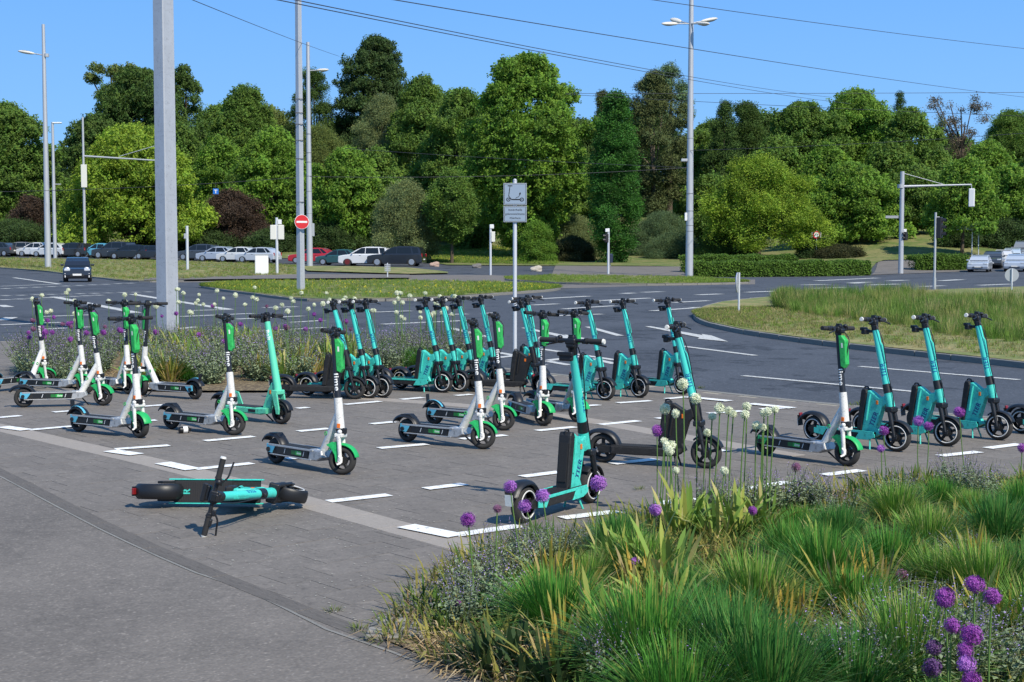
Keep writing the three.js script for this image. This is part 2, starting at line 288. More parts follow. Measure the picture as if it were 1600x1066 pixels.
// ---- road markings
{
  const marks = new THREE.Group(); marks.name = 'road_markings'; marks.userData.kind = 'structure'; scene.add(marks);
  const L = [
    [0, 431, 92, 444, .3], [0, 447.5, 95, 444, .3], [83, 464, 213, 489, .35], [207, 460, 358, 484, .35], [62, 495, 150, 492, .3], [0, 508, 95, 504, .3], [60, 515, 140, 511, .3], [301, 485.5, 357, 484, .3], [281, 495, 396, 490, .3], [369, 499, 474, 494, .3], [411, 481, 464, 479.5, .35], [384, 519, 425, 516, .25], [435, 516, 508, 512, .25], [281, 514, 306, 511, .25], [455, 504, 506, 501, .25], [0, 477, 14, 480, .35], [0, 501, 18, 496, .35],
    [586, 488, 643, 486, .3], [598, 507, 733, 501, .3], [689, 492, 731, 491, .3], [704, 513, 762, 527, .2], [755, 490, 775, 489, .3],
    [832, 477, 871, 475, .35], [846, 467, 920, 463, .4], [881, 483, 960, 478, .3], [863, 494, 941, 491, .3], [938, 470, 1015, 466, .4], [1051, 473, 1108, 470, .35], [1019, 486, 1107, 480, .3], [1090, 461, 1126, 459.5, .5], [973, 459, 990, 458, .5], [1003, 457, 1035, 456, .5], [919, 511, 969, 525, .18], [1056, 540, 1181, 556, .14],
    [841, 545, 961, 563, .16], [765, 549, 890, 571, .16], [925, 561, 961, 569, .16], [770, 560, 835, 553, .2], [846, 565, 910, 557, .2], [820, 573, 850, 570, .2],
    [1161, 587.5, 1434, 613, .13], [1343, 573, 1593, 594, .13], [1166, 457, 1223, 454.6, .5], [1272, 451, 1319, 449, .6], [1080, 481, 1106, 480, .35], [1359, 445.5, 1405, 444, .7], [1389, 439, 1415, 438, .7], [1330, 462, 1392, 458.5, .5], [1470, 439, 1502, 437, .7], [1252, 445.5, 1294, 444.5, .6], [1327, 442, 1360, 441, .7], [1275, 439, 1372, 434.5, .6], [1177, 466, 1213, 464, .4], [1330, 443, 1350, 442, .6], [1530, 446, 1580, 444, .6], [1440, 448, 1475, 446.5, .5], [1250, 458, 1300, 456, .5]];
  const gr = (u, v) => G(u, v, ROAD_Y);
  for (const [u0, v0, u1, v1, w] of L) part('painted_line', strip([gr(u0, v0), gr(u1, v1)], w, ROAD_Y + .006), M.roadPaint, marks);
  for (const [u0, v0, u1, v1, n, w] of [[0, 451.5, 215, 442.3, 10, .5], [0, 462.5, 245, 456, 11, .5], [0, 469, 165, 461, 8, .5]]) {
    const a = gr(u0, v0), b = gr(u1, v1);
    for (let k = 0; k < n; k++) part('painted_dash', strip([a.clone().lerp(b, (k + .1) / n), a.clone().lerp(b, (k + .62) / n)], w, ROAD_Y + .006), M.roadPaint, marks);
  }
  // lane arrow and the tapering line beside it
  const poly = (list) => part('painted_arrow', sheet(px(list, gr), ROAD_Y + .0095), M.roadPaint, marks);
  poly([[1007, 510.5], [1018, 510.5], [1098, 524.5], [1096, 522.5], [1112, 525], [1138, 534.5], [1090, 530], [1093, 528]]);
  poly([[814, 513], [822, 512.5], [885, 525], [880, 523], [905, 527], [924, 531.5], [880, 529], [866, 525]]);
}
// ---- planting beds
const nearBed = [...px(bedEdge).map((p) => p), V(12, 0, -9), V(12, 0, -2), V(.4, 0, -2), G(840, 1105), G(752, 1066), G(654, 1025)];
structure('bed_soil', sheet(nearBed, .014), M.soil);
const farBedNear = [[48, 590], [70, 604], [130, 609], [300, 614], [420, 614], [520, 606], [620, 596], [700, 584], [735, 571]];
const farBedFar = [[48, 585], [60, 560], [100, 545], [260, 531], [420, 543], [600, 557], [735, 570]];
structure('bed_soil', band(px(farBedNear), px(farBedFar), .03, 40, 4, () => 0), M.soil);
{
  // small setts that edge the near bed
  seed(5); const line = curve(px(bedEdge.slice(0, 10)), .1), edging = new THREE.Group(); edging.name = 'sett_edging'; edging.userData.kind = 'structure'; scene.add(edging);
  const box = new RoundedBoxGeometry(.088, .06, .088, 1, .012);
  const stone = [std([.2, .19, .17], .95), std([.26, .245, .22], .95), std([.15, .145, .135], .95)];
  for (let i = 1; i < line.length; i++) for (let r = 0; r < 3; r++) {
    const a = line[i - 1], b = line[i], t = b.clone().sub(a).normalize(), n = V(-t.z, 0, t.x);
    if (edging.children.length >= 300) break;
    const m = part('sett', box, stone[Math.floor(rnd() * 3)], edging); m.position.copy(a).lerp(b, .5).addScaledVector(n, -.05 + r * .098).setY(-.008 + rr(-.006, .006)); m.rotation.set(rr(-.05, .05), Math.atan2(-t.z, t.x) + rr(-.08, .08), rr(-.05, .05)); m.scale.set(rr(.85, 1.05), 1, rr(.85, 1.05));
  }
}

// ---------------------------------------------------------------- electric scooters (x forward, y up, z to their right; origin on the ground between the wheels)
const font = await new FontLoader().loadAsync('fonts/droid/droid_sans_bold.typeface.json');
function printed(w, h, draw) { const c = document.createElement('canvas'); c.width = w; c.height = h; draw(c.getContext('2d'), w, h); const t = new THREE.CanvasTexture(c); t.colorSpace = THREE.SRGBColorSpace; t.anisotropy = 8; return t; }
const S = {
  teal: std([.055, .47, .42], .38), mint: std([.10, .55, .40], .4), green: std([.02, .48, .13], .4), lime: std([.03, .46, .10], .45), white: std([.74, .74, .72], .4), silver: std([.52, .53, .54], .38, .55),
  dark: std([.018, .02, .026], .45), deckBlack: std([.025, .025, .027], .75), grip: std([.02, .02, .021], .8), orange: std([.75, .17, .015], .3), red: std([.2, .012, .014], .3), cyan: std([.10, .42, .58], .45), cap: std([.75, .75, .72], .5), plate: std([.55, .58, .57], .5), blueText: std([.01, .06, .2], .5), lamp: std([.72, .72, .70], .2), ring: std([.62, .62, .6], .5), glass: std([.01, .012, .015], .12), wornBlack: std([.02, .02, .021], .6),
};
const sideText = (c, w, h, text, color, size, up, places) => { c.fillStyle = color; c.font = `bold ${size}px sans-serif`; c.textAlign = 'center'; c.textBaseline = 'middle'; for (const [u, v] of places) { c.save(); c.translate(u * w, v * h); c.rotate(up ? -Math.PI / 2 : Math.PI / 2); c.fillText(text, 0, 0); c.restore(); } };
S.tierStem = std([1, 1, 1], .38, 0, { map: printed(256, 640, (c, w, h) => { c.fillStyle = 'rgb(70,206,192)'; c.fillRect(0, 0, w, h); sideText(c, w, h, 'TIER', '#12508f', 74, true, [[.30, .74], [.72, .74]]); }) });
S.limeStem = std([1, 1, 1], .45, 0, { map: printed(256, 640, (c, w, h) => { c.fillStyle = '#20242c'; c.fillRect(0, 0, w, h); sideText(c, w, h, 'lime', '#f2f2ee', 86, false, [[.27, .74], [.77, .74]]); }) });
S.boltStem = std([1, 1, 1], .4, 0, { map: printed(256, 1024, (c, w, h) => { c.fillStyle = 'rgb(96,208,172)'; c.fillRect(0, 0, w, h); sideText(c, w, h, 'Bolt', '#f4f4f0', 80, false, [[.27, .2], [.77, .2]]); }) });
{ const grime = colourMap(512, .5, (i) => { const d = 1 - .30 * smooth(.56, .72, midB[i]) - .16 * smooth(.5, .7, coarseA[i]) - .1 * (fineA[i] - .5); return [d, d * .985, d * .955]; }); for (const k of ['white', 'silver', 'teal', 'mint', 'green', 'lime', 'cap']) { S[k].map = grime; S[k].roughness = Math.min(1, S[k].roughness + .08); } const dust = colourMap(512, .5, (i) => { const d = .75 + .9 * smooth(.54, .75, midB[i]) + .3 * smooth(.5, .75, coarseA[i]); return [d * .58, d * .575, d * .555]; }); for (const k of ['dark', 'deckBlack', 'wornBlack']) S[k].map = dust; }
// every teal surface takes the same colour as the printed stem
S.teal.color.setStyle('rgb(70,206,192)'); S.mint.color.setStyle('rgb(96,208,172)');
const stickers = printed(512, 64, (c, w, h) => {
  c.fillStyle = '#15181c'; c.fillRect(0, 0, w, h);
  const g = ['#1d2a20', '#1e7a34', '#27a544']; for (let i = 0; i < 46; i++) { c.fillStyle = g[Math.min(2, Math.floor(i / 14))]; c.fillRect(175 + i * 5, 12, i < 14 ? 2 : i < 26 ? 4 : 5, 40); }
  c.fillStyle = '#e9ece8'; c.font = 'italic bold 34px sans-serif'; c.textBaseline = 'middle'; c.fillText('lime', 330, 32);
  c.fillStyle = '#dfe3e3'; c.beginPath(); c.moveTo(120, 56); c.lineTo(138, 8); c.lineTo(146, 8); c.lineTo(128, 56); c.fill(); c.beginPath(); c.moveTo(430, 56); c.lineTo(448, 8); c.lineTo(456, 8); c.lineTo(438, 56); c.fill();
});
S.sticker = std([1, 1, 1], .5, 0, { map: stickers });

function pair(name, key, f, mat, parent) { return [-1, 1].map((s) => part(name, geo(key + s, () => f(s)), mat, parent)); }
function sweepFender(R, halfW, a0, a1, bulge, thick, flare = 0) {          // an arched mudguard round the z axis
  const n = 18, sec = [[-1, -.25], [-.92, .15], [-.6, .75], [0, 1], [.6, .75], [.92, .15], [1, -.25]], pos = [], idx = [], m = sec.length;
  for (let side = 0; side < 2; side++) for (let i = 0; i <= n; i++) {
    const a = a0 + (a1 - a0) * i / n, Re = R + flare * smooth(.5, 1, i / n);
    for (const [s, b] of sec) { const r = Re + bulge * b - side * thick; pos.push(Math.cos(a) * r, Math.sin(a) * r, s * (halfW - side * thick)); }
  }
  const o = (n + 1) * m;
  for (let i = 0; i < n; i++) for (let j = 0; j < m - 1; j++) { const a = i * m + j, b = a + 1, c = a + m, d = c + 1; idx.push(a, b, c, b, d, c, o + a, o + c, o + b, o + b, o + c, o + d); }
  for (let i = 0; i < n; i++) for (const j of [0, m - 1]) { const a = i * m + j, c = a + m; idx.push(a, c, o + a, c, o + c, o + a); }
  for (const i of [0, n]) for (let j = 0; j < m - 1; j++) { const a = i * m + j, b = a + 1; idx.push(a, o + a, b, b, o + a, o + b); }
  const g = new THREE.BufferGeometry(); g.setAttribute('position', new THREE.Float32BufferAttribute(pos, 3)); g.setIndex(idx); g.computeVertexNormals(); return g;
}
function wheelParts(p, name, r, w, x, ringMat, spokes, front) {
  const t = part(name, geo('tyre' + r + w + x, () => { const prof = []; for (let i = 0; i <= 14; i++) { const a = Math.PI * i / 14; prof.push(new THREE.Vector2(r - .036 + .036 * Math.pow(Math.sin(a), .7), -Math.cos(a) * w / 2)); } prof.unshift(new THREE.Vector2(r - .042, -w / 2 * .8)); prof.push(new THREE.Vector2(r - .042, w / 2 * .8)); const g = new THREE.LatheGeometry(prof, 36); g.rotateX(Math.PI / 2); g.translate(x, r, 0); return g; }), M.rubber, p);
  const R = r - .037;
  part('rim', geo('rim' + r + x + spokes, () => {
    const list = []; const c = new THREE.CylinderGeometry(R + .002, R + .002, w * .62, 32, 1, true); const c2 = new THREE.CylinderGeometry(R - .01, R - .01, w * .62, 32, 1, true); c2.scale(-1, 1, 1);
    const e1 = new THREE.RingGeometry(R - .01, R + .002, 32); e1.rotateX(-Math.PI / 2); e1.translate(0, w * .31, 0); const e2 = e1.clone(); e2.rotateX(Math.PI);
    list.push(c, c2, e1, e2, new THREE.CylinderGeometry(.042, .042, w * .72, 24), new THREE.CylinderGeometry(.02, .024, w * 1.05, 16));
    for (let k = 0; k < spokes; k++) { const b = bx(R - .02, w * .4, .026, (R + .02) / 2, 0, 0, .006); b.rotateY(k * 2 * Math.PI / spokes + .3); list.push(b); }
    const g = merged(list); g.rotateX(Math.PI / 2); g.translate(x, r, 0); return g;
  }), S.wornBlack, t);
  if (ringMat) pair('rim_stripe', 'stripe' + r + x, (s) => { const g = new THREE.TorusGeometry(r - .034, .0055, 6, 44); g.translate(x, r, s * (w * .5 - .001)); return g; }, ringMat, t);
  return t;
}
// turns what steers (all meshes in the list) about the steering axis
function steer(list, foot, rake, angle) {
  const q = new THREE.Quaternion().setFromAxisAngle(V(-Math.sin(rake), Math.cos(rake), 0).normalize(), angle);
  for (const m of list) { m.quaternion.copy(q); m.position.copy(foot).sub(foot.clone().applyQuaternion(q)); }
}
function handlebar(p, key, top, width, rake, caps, opt = {}) {
  const hb = part('handlebar', geo(key + 'bar', () => merged([
    bar(V(top.x, top.y, -width / 2), V(top.x, top.y, width / 2), .0135, .0135, 12), bx(.06, .045, .085, top.x, top.y - .006, 0, .014), bx(.05, .03, .05, top.x + .01, top.y + .018, 0, .01),
    bx(.032, .04, .03, top.x, top.y, -.115, .008), bx(.032, .04, .03, top.x, top.y, .115, .008), bx(.03, .035, .05, top.x + .012, top.y - .004, .165, .008)])), S.dark, p);
  for (const s of [-1, 1]) {
    part('grip', geo(key + 'grip' + s, () => merged([bar(V(top.x, top.y, s * (width / 2 - .125)), V(top.x, top.y, s * width / 2), .0185, .0185, 14), bar(V(top.x, top.y, s * (width / 2 - .13)), V(top.x, top.y, s * (width / 2 - .122)), .022, .022, 14)])), S.grip, hb);
    if (caps) part('grip_end', geo(key + 'cap' + s, () => bar(V(top.x, top.y, s * (width / 2)), V(top.x, top.y, s * (width / 2 + .012)), .0205, .017, 14)), S.cap, hb);
    if (s === 1 || opt.twoBrakes) part('brake_lever', geo(key + 'lever' + s, () => merged([bx(.035, .026, .04, top.x + .018, top.y - .008, s * (width / 2 - .15), .006), tube([V(top.x + .03, top.y - .01, s * (width / 2 - .15)), V(top.x + .055, top.y - .018, s * (width / 2 - .11)), V(top.x + .06, top.y - .03, s * (width / 2 - .05)), V(top.x + .064, top.y - .038, s * (width / 2 - .01))], .0065, 10, 6)])), S.dark, hb);
  }
  part('bell', geo(key + 'bell', () => { const g = new THREE.SphereGeometry(.02, 12, 8); g.scale(1, .8, 1); g.translate(top.x + .012, top.y + .02, -.1); return g; }), S.dark, hb);
  part('display', geo(key + 'display', () => bx(.034, .008, .044, top.x + .006, top.y + .036, 0, .003)), S.glass, hb);
  return hb;
}
const axisPoint = (foot, rake, y) => V(foot.x - Math.tan(rake) * (y - foot.y), y, 0);
function textPlate(key, text, size, m4) { return geo(key, () => { const g = new TextGeometry(text, { font, size, depth: .0012, curveSegments: 3, bevelEnabled: false }); g.computeBoundingBox(); const b = g.boundingBox; g.translate(-(b.min.x + b.max.x) / 2, -(b.min.y + b.max.y) / 2, 0); g.applyMatrix4(m4); return g; }); }

function makeTier(o, { black = false, angle = 0 } = {}) {
  const K = black ? 'tb' : 't', body = black ? S.wornBlack : S.teal, rake = .253, foot = V(.45, .132, 0), ax = (y) => axisPoint(foot, rake, y);
  // deck
  const deck = part('deck', geo('tdeck', () => merged([extrude([[-.36, .088], [.10, .088], [.22, .10], [.25, .13], [.25, .158], [-.36, .158]], .165, .012)])), S.deckBlack, o);
  part('deck_mat', geo('tmat', () => { const l = [bx(.40, .004, .15, -.15, .160, 0)]; for (let i = 0; i < 24; i++) { const b = bx(.006, .004, .13, -.335 + i * .0165, .1625, 0); l.push(b); } return merged(l); }), M.blackMatt, deck);
  if (!black) {
    pair('deck_rail', 'trail', (s) => extrude([[-.37, .146], [.26, .146], [.26, .166], [-.37, .166]], .008, .002).translate(0, 0, s * .0835), S.teal, deck);
    pair('deck_corner', 'tcornerA', (s) => extrude([[.06, .085], [.20, .088], [.27, .115], [.27, .147], [.10, .147]], .01, .003).translate(0, 0, s * .083), S.teal, deck); pair('deck_corner', 'tcornerB', (s) => extrude([[-.40, .10], [-.30, .088], [-.26, .147], [-.40, .147]], .01, .003).translate(0, 0, s * .083), S.teal, deck);
    part('deck_badge', textPlate('tdeckR', 'R', .05, new THREE.Matrix4().makeRotationX(-Math.PI / 2).premultiply(new THREE.Matrix4().makeRotationY(Math.PI / 2)).premultiply(new THREE.Matrix4().makeTranslation(-.27, .1652, 0))), S.teal, deck);
  }
  pair('rear_arm', 'tarm', (s) => extrude([[-.47, .10], [-.33, .09], [-.33, .155], [-.44, .158], [-.485, .135]], .018, .004).translate(0, 0, s * .062), S.wornBlack, o);
  wheelParts(o, 'rear_wheel', .125, .075, -.45, black ? null : S.ring, 5);
  const rf = part('rear_fender', geo('trf', () => { const g = sweepFender(.142, .054, .12, 2.75, .024, .006, .03); g.translate(-.45, .125, 0); return merged([g, extrude([[-.32, .155], [-.29, .155], [-.305, .17], [-.36, .245], [-.40, .27], [-.39, .24]], .09, .008)]); }), S.dark, o);
  part('tail_light', geo('ttail', () => { const g = bx(.016, .036, .045, 0, 0, 0, .004); g.rotateZ(.35); g.translate(-.619, .245, 0); return g; }), S.red, rf);
  part('plate', geo('tplate', () => { const g = bx(.004, .075, .06, 0, 0, 0); g.rotateZ(.12); g.translate(-.633, .175, 0); return g; }), S.plate, rf);
  part('plate_holder', geo('tholder', () => { const g = bx(.008, .10, .066, 0, 0, 0, .002); g.rotateZ(.14); g.translate(-.626, .19, 0); return g; }), S.dark, rf);
  // battery tower and body shell
  const shell = part('body_shell', geo('tshell', () => merged([extrude([[.085, .15], [.13, .50], [.15, .53], [.175, .535], [.275, .475], [.335, .50], [.355, .425], [.31, .385], [.255, .20], [.285, .14], [.22, .105], [.10, .105]], .068, .014, 3), tube([V(.185, .505, .034), V(.172, .43, .039), V(.145, .26, .036)], .011, 10, 6), tube([V(.185, .505, -.034), V(.172, .43, -.039), V(.145, .26, -.036)], .011, 10, 6)])), body, o);
  if (!black) for (const s of [-1, 1]) {
    const e1 = new THREE.Matrix4().makeRotationZ(s > 0 ? 1.18 : -1.18 + 0), m4 = s > 0 ? new THREE.Matrix4().makeTranslation(.225, .28, .0343).multiply(e1) : new THREE.Matrix4().makeTranslation(.225, .28, -.0343).multiply(new THREE.Matrix4().makeRotationY(Math.PI)).multiply(e1);
    part('lettering', textPlate('ttier' + s, 'TIER', .046, m4), S.blueText, shell);
  }
  for (const s of [-1, 1]) part('reflector', geo('trefl' + s, () => bx(.022, .036, .006, .258, .43, s * .0365, .002)), S.orange, shell);
  const bat = part('battery', geo('tbat', () => extrude([[.045, .16], [.10, .16], [.155, .51], [.145, .545], [.105, .548], [.09, .525]], .098, .014, 3)), S.wornBlack, o);
  part('battery_handle', geo('tbh', () => tube([V(.098, .53, 0), V(.10, .556, 0), V(.12, .562, 0), V(.14, .556, 0), V(.145, .53, 0)], .007, 14, 8)), S.dark, bat);
  part('battery_panel', geo('tbp', () => { const g = bx(.004, .27, .068, 0, 0, 0, .002); g.rotateZ(-.125); g.translate(.063, .34, 0); return g; }), S.deckBlack, bat);
  // double centre stand
  part('kickstand', geo('tstand', () => merged([bar(V(.19, .105, -.04), V(.19, .105, .04), .008), ...[-1, 1].map((s) => bar(V(.19, .105, s * .04), V(.215, 0, s * .075), .0085, .0075, 8))])), black ? S.dark : S.teal, o);
  // steering
  const F = [];
  F.push(wheelParts(o, 'front_wheel', .132, .072, .45, black ? null : S.ring, 5));
  F.push(part('fork', geo('tfork', () => merged([...[-1, 1].flatMap((s) => [bar(V(.45, .132, s * .058), ax(.36).setZ(s * .05), .015, .017, 10), bar(ax(.24).setZ(s * .055), ax(.37).setZ(s * .05), .021, .021, 10), bx(.05, .045, .016, .45, .132, s * .058, .006)]), bx(.075, .05, .14, ax(.375).x, .375, 0, .014), bar(ax(.36), ax(.40), .034, .034, 16)])), S.dark, o));
  F.push(part('front_fender', geo('tff', () => { const g = sweepFender(.143, .046, .35, 2.35, .012, .005); g.translate(.45, .132, 0); return g; }), S.dark, o));
  F.push(part('lower_stem', geo('tls', () => bar(ax(.395), ax(.525), .039, .037, 20)), black ? S.wornBlack : S.teal, o));
  F.push(part('folding_joint', geo('tj', () => merged([bar(ax(.52), ax(.60), .0385, .036, 20), bx(.03, .05, .03, ax(.56).x + .03, .56, 0, .008)])), S.dark, o));
  F.push(part('stem', geo('tst', () => { const L = ax(.598).distanceTo(ax(1.085)), g = new THREE.CylinderGeometry(.029, .033, L, 24, 1, true, Math.PI * 1.5); g.rotateZ(rake); const c = ax(.8415); g.translate(c.x, c.y, 0); return g; }), S.tierStem, o));
  F.push(part('cable_cover', geo('tcc', () => { const g = extrude([[0, -.11], [.016, -.09], [.018, .06], [0, .11]], .03, .006); g.rotateZ(rake); const c = ax(.88); g.translate(c.x + .024, c.y, 0); return g; }), S.teal, o));
  F.push(part('stem_head', geo('thead', () => merged([bar(ax(1.08), ax(1.165), .031, .033, 18), bx(.07, .05, .07, ax(1.15).x, 1.15, 0, .016)])), S.dark, o));
  F.push(part('phone_holder', geo('tph', () => merged([bx(.10, .028, .03, ax(1.07).x - .055, 1.07, 0, .008), bx(.045, .05, .10, ax(1.07).x - .10, 1.065, 0, .012), bx(.03, .03, .12, ax(1.07).x - .115, 1.09, 0, .008)])), S.dark, o));
  F.push(part('cable', geo('tcable', () => merged([tube([ax(1.13).add(V(.03, 0, .03)), ax(1.02).add(V(.06, 0, .03)), ax(.7).add(V(.045, 0, .02)), ax(.5).add(V(.05, 0, .02)), ax(.36).add(V(.03, 0, .03))], .0045, 24, 6)])), S.dark, o));
  F.push(handlebar(o, 't', ax(1.178), .5, rake, true, { twoBrakes: true }));
  steer(F, foot, rake, angle);
  return o;
}
function makeLime(o, { angle = 0, flap = false, blue = true, grimy = false } = {}) {
  const rake = .13, foot = V(.44, .116, 0), ax = (y) => axisPoint(foot, rake, y);
  const deck = part('deck', geo('ldeck', () => merged([extrude([[-.44, .10], [-.34, .088], [.10, .088], [.12, .165], [.10, .176], [-.44, .176], [-.46, .15]], .15, .010)])), S.deckBlack, o);
  pair('deck_frame', 'ldfA', (s) => bx(.60, .016, .010, -.15, .170, s * .077, .003), S.silver, deck); pair('deck_frame', 'ldfB', (s) => bx(.56, .010, .008, -.15, .092, s * .076, .003), S.silver, deck); part('deck_nose', geo('ldn', () => extrude([[.08, .083], [.20, .088], [.27, .125], [.25, .178], [.10, .180]], .15, .014)), S.silver, deck);
  for (const s of [-1, 1]) part('side_print', geo('lprint' + s, () => { const g = new THREE.PlaneGeometry(.42, .056); if (s < 0) g.rotateY(Math.PI); g.translate(-.125, .132, s * .0765); return g; }), S.sticker, deck);
  for (const s of [-1, 1]) part('rear_bracket', geo('lbr' + s, () => extrude([[-.475, .11], [-.40, .10], [-.345, .176], [-.47, .176]], .014, .003).translate(0, 0, s * .074)), blue ? S.cyan : S.green, deck);
  for (const s of [-1, 1]) part('axle_cap', geo('lac' + s, () => { const g = new THREE.CylinderGeometry(.02, .02, .018, 14); g.rotateX(Math.PI / 2); g.translate(-.44, .13, s * .085); return g; }), S.dark, deck);
  wheelParts(o, 'rear_wheel', .11, .062, -.44, null, 5);
  const rf = part('rear_fender', flap ? geo('lrfB', () => { const g = sweepFender(.128, .046, .35, 2.75, .016, .005, .012); g.translate(-.44, .11, 0); return g; }) : geo('lrfA', () => { const g = sweepFender(.13, .05, .3, 2.7, .022, .006, .035); g.translate(-.44, .11, 0); return merged([g, extrude([[-.515, .225], [-.50, .262], [-.40, .268], [-.35, .23], [-.43, .245]], .07, .008)]); }), S.dark, o);
  if (flap) { part('fender_stripe', geo('lfs', () => { const g = sweepFender(.1495, .014, .6, 2.1, .002, .003); g.translate(-.44, .11, .026); return g; }), S.cyan, rf); part('plate_holder', geo('lph', () => { const g = bx(.008, .085, .05, 0, 0, 0, .002); g.rotateZ(.1); g.translate(-.535, .27, 0); return g; }), S.dark, rf); }
  const neck = part('neck', geo('lneck', () => merged([bar(V(.185, .135, 0), ax(.50).add(V(.004, 0, 0)), .038, .032, 16), bx(.10, .05, .09, .18, .155, 0, .015)])), grimy ? S.silver : S.white, o);
  pair('neck_badge', 'lbadge', (s) => { const g = new THREE.TorusGeometry(.014, .004, 6, 14); g.translate(.265, .32, s * .034); return g; }, S.lime, neck);
  part('kickstand', geo('lkick', () => merged([bar(V(.20, .095, -.05), V(.27, 0.0, -.13), .008, .007, 8), bar(V(.265, .006, -.125), V(.29, .006, -.135), .009, .009, 8)])), S.dark, o);
  const F = [];
  F.push(wheelParts(o, 'front_wheel', .116, .068, .44, null, 5));
  F.push(part('fork', geo('lfork', () => merged([...[-1, 1].flatMap((s) => [bar(V(.44, .116, s * .056), ax(.30).setZ(s * .05), .016, .018, 12), bar(ax(.29).setZ(s * .05), ax(.315).setZ(s * .05), .021, .021, 12), bx(.04, .05, .016, .44, .122, s * .058, .006)]), bx(.07, .034, .13, ax(.315).x, .315, 0, .01)])), S.white, o));
  const ff = part('front_fender', geo('lff', () => { const g = sweepFender(.128, .045, .25, 2.5, .012, .005); g.translate(.44, .116, 0); return merged([g, ...[-1, 1].map((s) => extrude([[.31, .235], [.36, .262], [.40, .255], [.415, .17], [.43, .105], [.40, .10], [.385, .16], [.35, .21]], .01, .003).translate(0, 0, s * .044))]); }), S.green, o); F.push(ff);
  F.push(...pair('axle_link', 'llink', (s) => tube([V(.43, .155, s * .068), V(.455, .13, s * .07), V(.45, .10, s * .07), V(.42, .085, s * .068)], .008, 10, 6), S.chrome, o));
  const lights = pair('headlight', 'llight', (s) => { const g = new THREE.SphereGeometry(.019, 14, 10); g.translate(ax(.345).x + .012, .345, s * .052); return g; }, S.lamp, o); F.push(...lights);
  F.push(part('head_block', geo('lhb', () => merged([bar(ax(.315), ax(.375), .03, .034, 16), bx(.05, .05, .05, ax(.35).x + .025, .352, 0, .008)])), S.dark, o));
  F.push(...pair('reflector', 'lre', (s) => bx(.028, .036, .008, ax(.395).x, .392, s * .036, .003), S.orange, o));
  F.push(part('lower_stem', geo('lls', () => bar(ax(.37), ax(.615), .037, .033, 20)), S.white, o));
  F.push(part('stem', geo('lst', () => { const L = ax(.61).distanceTo(ax(1.12)), g = new THREE.CylinderGeometry(.0235, .0255, L, 22, 1, true, Math.PI * 1.5); g.rotateZ(rake); const c = ax(.865); g.translate(c.x, c.y, 0); return g; }), S.limeStem, o));
  F.push(part('battery', geo('lbat', () => { const g = extrude([[.0, -.125], [.03, -.14], [.055, -.11], [.062, .09], [.03, .135], [.0, .135]], .062, .010, 3); g.rotateZ(rake); const c = ax(.955); g.translate(c.x + .012, c.y, 0); return g; }), S.lime, o));
  F.push(...pair('battery_label', 'lbl', (s) => { const g = bx(.014, .04, .001, .03, .05, s * .0315); g.rotateZ(rake); const c = ax(.955); g.translate(c.x + .012, c.y, 0); return g; }, S.offW || (S.offW = std([.7, .72, .7], .5)), o));
  F.push(part('stem_head', geo('lhead', () => merged([bar(ax(1.10), ax(1.15), .028, .03, 16), bx(.065, .04, .06, ax(1.13).x + .02, 1.128, 0, .012)])), S.dark, o));
  F.push(part('cable', geo('lcable', () => tube([ax(1.12).add(V(.03, 0, -.05)), ax(1.06).add(V(.08, 0, -.03)), ax(.98).add(V(.078, 0, 0)), ax(.78).add(V(.03, 0, 0))], .004, 18, 6)), S.dark, o));
  F.push(handlebar(o, 'l', ax(1.15), .52, rake, false));
  steer(F, foot, rake, angle);
  return o;
}
